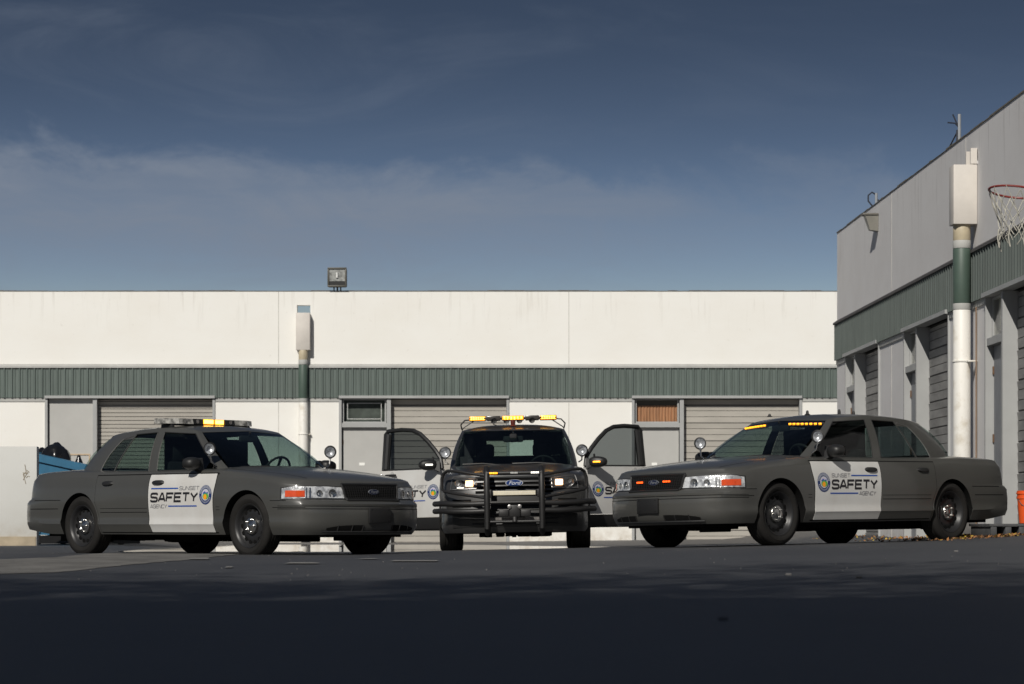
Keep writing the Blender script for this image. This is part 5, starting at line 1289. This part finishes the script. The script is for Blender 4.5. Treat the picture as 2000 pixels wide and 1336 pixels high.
        m.grid([[dpt(lerp(xe(0), x1, k / 12), 1.10, o_) for k in range(13)] for o_ in (.03, -.05)])
        sk = m.build('door_skin', white_paint, dr, smooth=30, weld=.0008); sk['label'] = 'white lettered outer skin'
        m = MB(); m.grid([[dpt(lerp(-.02, x1, k / 12), z, o_) for k in range(13)] for z, o_ in ((.30, -.05), (.28, .0), (.30, .035), (.38, .045), (.455, .035), (.455, -.05))]); m.build('door_cladding', black_plastic, dr)
        # window frame
        tp = [(x1 + .0, 1.105), (x1 + .01, 1.60), (x1 + .05, 1.645), (x1 + .30, 1.655), (x1 + .50, 1.640), (x1 + .64, 1.585), (x1 + .79, 1.475), (x1 + .93, 1.35), (x1 + 1.03, 1.24), (x1 + 1.06, 1.105)]
        def tl(p, k=0): return Vector((p[0], sg * (-.03 - (.05 * ((p[1] - 1.1) / .55) ** 1.2 if p[1] > 1.1 else 0)), p[1]))
        m = MB(); path = [tl(p) for p in tp]; m.tube(path, .030, 8); m.tube([tl((x1, 1.10)), tl((x1 / 2, 1.10)), tl((-.02, 1.10))], .022, 8)
        m.tube([tl((x1 + .05, 1.12)), tl((x1 + .065, 1.60))], .045, 8); m.tube([tl((-.19, 1.1)), tl((-.19, 1.27))], .015, 6); m.build('window_frame', black_plastic, dr)
        m = MB(); bot = [tl((lerp(x1 + .05, -.03, k / 12), 1.10)) for k in range(13)]
        def ztopx(x):
            for a, b in zip(tp[1:], tp[2:]):
                if a[0] <= x <= b[0]: return lerp(a[1], b[1], (x - a[0]) / (b[0] - a[0]))
            return 1.105
        m.grid([[tl((lerp(x1 + .05, -.03, k / 12), lerp(1.10, ztopx(lerp(x1 + .05, -.03, k / 12)), j / 4))) for k in range(13)] for j in range(5)]); m.build('door_glass', g_suv, dr)
        m = MB(); m.box((x1 + .19, sg * .045, 1.035), (.20, .03, .034), bev=.014); m.build('door_handle', black_plastic, dr)
        m = MB(); m.disc((x1 + .20, sg * .020, 1.055), (0, sg, 0), .032, 18); m.build('handle_recess', mat('recess_shade_paint', (.40, .40, .39), rough=.5), dr)
        if sg < 0: mp = lambda u, z, o, sg=sg: dpt(x1 - .03 + u, z, .030 + o)
        else: mp = lambda u, z, o, sg=sg: dpt(-.0 - u, z, .030 + o)
        decals(mp, dr, sg < 0, z0=.155)
        mi = make_mirror(dr, (-.14 if sg < 0 else -.11, sg * .125, 1.155), sg, size=(.09, .25, .15), stalk=.03)
        mi.rotation_euler = (0, 0, sg * R(38))
        m = MB(); m.box((.085, sg * -.005, 0), (.03, .10, .022), bev=.006); m.build('mirror_flasher', amber_on if sg > 0 else white_on, mi)
        # interior seats
        make_seat(root, -1.55, sg * .40, .66, .54, .62)
        make_spot(root, (-.66, sg * .87, 1.16), (-.62, sg * .915, 1.315), (1, 0, .02), .077, sg)
        m = MB(); m.box((-2.55, sg * .42, .92), (.16, .62, .5), rot=Matrix.Rotation(R(-12), 3, 'Y'), bev=.06); m.build('rear_seat', seatm, root)
    m = MB(); m.b2((-3.85, -.78, .36), (-.7, .78, .42)); m.b2((-.74, -.80, .4), (-.68, .80, 1.02)); m.b2((-3.88, -.7, .4), (-3.82, .7, 1.08))
    for sg in (-1, 1): m.b2((-3.85, sg * .80, .4), (-1.75, sg * .77, 1.06))
    m.build('interior_trim', interior, root, smooth=0)
    m = MB(); m.box((-.92, 0, 1.03), (.5, 1.5, .20), bev=.07); m.box((-.92, .40, 1.12), (.28, .42, .07), bev=.03); m.build('dashboard', interior, root)
    m = MB(); m.b2((-1.97, -.74, .5), (-1.95, .74, 1.30)); m.b2((-1.97, -.68, 1.301), (-1.95, -.37, 1.62)); m.b2((-1.97, .28, 1.301), (-1.95, .68, 1.62)); m.b2((-1.97, -.369, 1.53), (-1.95, .279, 1.64)); m.build('partition', interior, root, smooth=0)
    make_steering(root, (-1.18, .40, 1.10))
    m = MB(); m.box((-1.12, 0, 1.50), (.05, .27, .085), bev=.02); m.box((-1.05, .0, 1.52), (.08, .10, .10), bev=.02); m.tube([(-1.11, 0, 1.53), (-1.13, 0, 1.60)], .012, 6); m.build('rear_view_mirror', interior, root)
    m = MB()
    for y0, y1 in ((.66, -.02), (-.12, -.68)):
        m.tube([(-.50, y0, 1.125), (-.47, (y0 + y1) / 2, 1.155), (-.48, y1, 1.15)], .011, 6)
    m.build('wiper', black_plastic, root)
    # hood seams and washer
    m = MB()
    for sg in (-1, 1): c.topline(m, [(x, sg * lerp(.70, .84, ss(.8, -.3, x))) for x in np.linspace(.66, -.50, 14)], .009)
    m.build('hood_gap', seam, root, smooth=0)
    for x, y in ((0, -.86), (0, .86), (-2.86, -.86), (-2.86, .86)): make_wheel(root, x, y, .362, .25, .235, .085)
    # push bar
    pb = MB(); X = 1.10
    for sg in (-1, 1): pb.tube([(X - .28, sg * .35, .32), (X - .06, sg * .35, .225), (X, sg * .35, .28), (X + .01, sg * .35, .6), (X, sg * .35, .85), (X - .05, sg * .35, .985), (X - .16, sg * .35, 1.045)], .039, 12)
    push = pb.build('push_bar', satin_black, root)
    m = MB()
    for z, r_ in ((.985, .022), (.610, .020), (.365, .018)): m.tube([(X - (.03 if z > .9 else 0), y, z) for y in (-.35, 0, .35)], r_, 8)
    m.build('cross_tube', satin_black, push)
    for sg in (-1, 1):
        m = MB()
        for z, e in ((.60, .0), (.505, .0)):
            m.tube([(X - .02, sg * .35, z), (X - .05, sg * .55, z - .004), (X - .12, sg * .76, z), (X - .26, sg * .93, z + .012), (X - .42, sg * 1.0, z + .012), (X - .50, sg * 1.03, z + .012)], .036, 12)
        m.build('side_tube', satin_black, push)
        m = MB(); m.tube([(X - .03, sg * .35, .955), (X - .10, sg * .55, .985), (X - .22, sg * .75, 1.025), (X - .30, sg * .86, 1.03), (X - .36, sg * .905, 1.0), (X - .38, sg * .93, .93), (X - .37, sg * .93, .80), (X - .32, sg * .90, .77), (X - .18, sg * .74, .735), (X - .06, sg * .5, .695), (X, sg * .35, .67)], .020, 10)
        m.build('headlight_hoop', satin_black, push)
    # led bar, winch, small flashers on the push bar
    m = MB(); m.b2((X - .05, -.285, .695), (X + .01, .285, .765), bev=.012); led = m.build('led_work_bar', black_plastic, push)
    m = MB(); m.b2((X + .0102, -.268, .703), (X + .014, .268, .757), bev=.001); m.build('led_panel', mat('led_panel', (.62, .56, .42), rough=.3, var=.2, vscale=30, emit=(.9, .8, .55), estr=.12), led)
    m = MB()
    for k in range(24): m.disc((X + .0148, -.257 + k * .0223, .743), (1, 0, 0), .0085, 10); m.disc((X + .0148, -.257 + k * .0223, .717), (1, 0, 0), .0085, 10)
    m.build('led_cup', mat('led_cup', (.75, .72, .62), rough=.25, metal=.2), led)
    m = MB()
    for sg in (-1, 1): m.b2((X - .03, sg * .318, .67), (X + .015, sg * .290, .775), bev=.006)
    m.build('led_bracket', satin_black, led)
    m = MB(); m.box((X - .04, 0, .50), (.10, .15, .16), bev=.02); m.box((X - .03, -.14, .47), (.10, .13, .09), bev=.015); m.box((X - .03, .14, .47), (.10, .13, .09), bev=.015); m.tube([(X, 0, .42), (X + .01, 0, .36)], .035, 10)
    wi = m.build('winch', satin_black, push)
    m = MB()
    for sg in (-1, 1):
        m.lathe([(.026, -.004), (.026, .012), (.014, .016), (0, .016)], 16, Matrix.Translation((X + .012, sg * .065, .555)) @ Vector((1, 0, 0)).to_track_quat('Z', 'Y').to_matrix().to_4x4())
    m.build('winch_bolt', dull_chrome, wi)
    for y, mt, w_ in ((-.262, amber_on, .11), (.285 - .02, white_on, .11), (-.0, mat('unlit_led', (.5, .5, .48), rough=.3), .10)):
        m = MB(); m.box((X + .015, y, .985 if y else .985), (.03, w_, .030), bev=.005); fl = m.build('push_bar_flasher', black_plastic, push)
        m = MB()
        for k in range(5): m.box((X + .032, y - w_ * .38 + k * w_ * .19, .985), (.006, w_ * .15, .022), bev=.001)
        m.build('flasher_led', mt, fl)
    # roof light bar
    lb = MB(); xb, zb_ = -1.52, 1.80; lb.b2((xb - .11, -.59, zb_ - .012), (xb + .10, .59, zb_ + .012), bev=.006); bar = lb.build('light_bar', black_plastic, root)
    for a, b, on in ((-.60, -.37, 1), (-.36, -.17, 0), (-.15, .15, 1), (.17, .36, 0), (.37, .60, 1)):
        dy = .03 if abs(a) > .3 and on else 0
        m = MB(); m.b2((xb - .12 - (dy), a, zb_ - .030), (xb + .12 - dy, b, zb_ + .032), bev=.012); q = m.build('lens_module', mat('smoked_lens', (.05, .045, .04), rough=.25) if not on else mat('amber_lens_dark', (.35, .12, .01), rough=.25), bar)
        if on:
            m = MB(); m.b2((xb + .121 - dy, a + .01, zb_ - .022), (xb + .126 - dy, b - .01, zb_ + .026), bev=.002); m.build('amber_glow_lens', amber_on, q)
            m = MB()
            for k in range(6): yy = lerp(a + .035, b - .035, k / 5); m.b2((xb + .127 - dy, yy - .010, zb_ - .016), (xb + .130 - dy, yy + .010, zb_ + .018), bev=.001)
            m.build('amber_flasher', amber_core, q)
    m = MB()
    for y in (-.26, -.09, .09, .26): m.lathe([(0, -.03), (.035, -.02), (.042, .01), (.036, .014)], 16, Matrix.Translation((xb + .13, y, zb_ - .035)) @ Vector((1, 0, 0)).to_track_quat('Z', 'Y').to_matrix().to_4x4())
    m.build('work_lamp', black_plastic, bar)
    m = MB()
    for sg in (-1, 1): m.tube([(xb, sg * .56, zb_ - .01), (xb + .02, sg * .66, zb_ - .02), (xb + .03, sg * .715, zb_ - .08), (xb, sg * .70, zb_ - .14)], .010, 6); m.tube([(xb + .06, sg * .52, zb_ - .02), (xb + .05, sg * .68, zb_ - .125), (xb, sg * .70, zb_ - .15)], .008, 6)
    m.tube([(xb + .1, -.28, zb_ - .02), (xb + .11, -.25, zb_ - .05), (xb + .1, -.27, zb_ - .08), (xb + .1, -.22, zb_ - .1)], .006, 6)
    m.build('mounting_strap', black_plastic, bar)
    m = MB(); m.lathe([(0, .045), (.03, .04), (.036, .01), (.03, -.03), (.05, -.05)], 16, Matrix.Translation((-1.36, 0, 1.735))); m.build('roof_beacon', mat('beacon_red', (.10, .02, .015), rough=.3), root)
    # reverse antenna
    rt = MB(); rt.box((-2.8, 0, 1.74), (.12, .05, .05), bev=.02); rt.build('antenna', black_plastic, root)
    return root
V = suv()
upv = Vector((-.018, .006, 1)).normalized(); f = Vector((0, -1, 0)); f = (f - upv * f.dot(upv)).normalized(); l = upv.cross(f)
M3 = Matrix((f, l, upv)).transposed(); V.matrix_world = Matrix.Translation(Vector((6.5 / F * 35, 35.0, -.008))) @ M3.to_4x4()
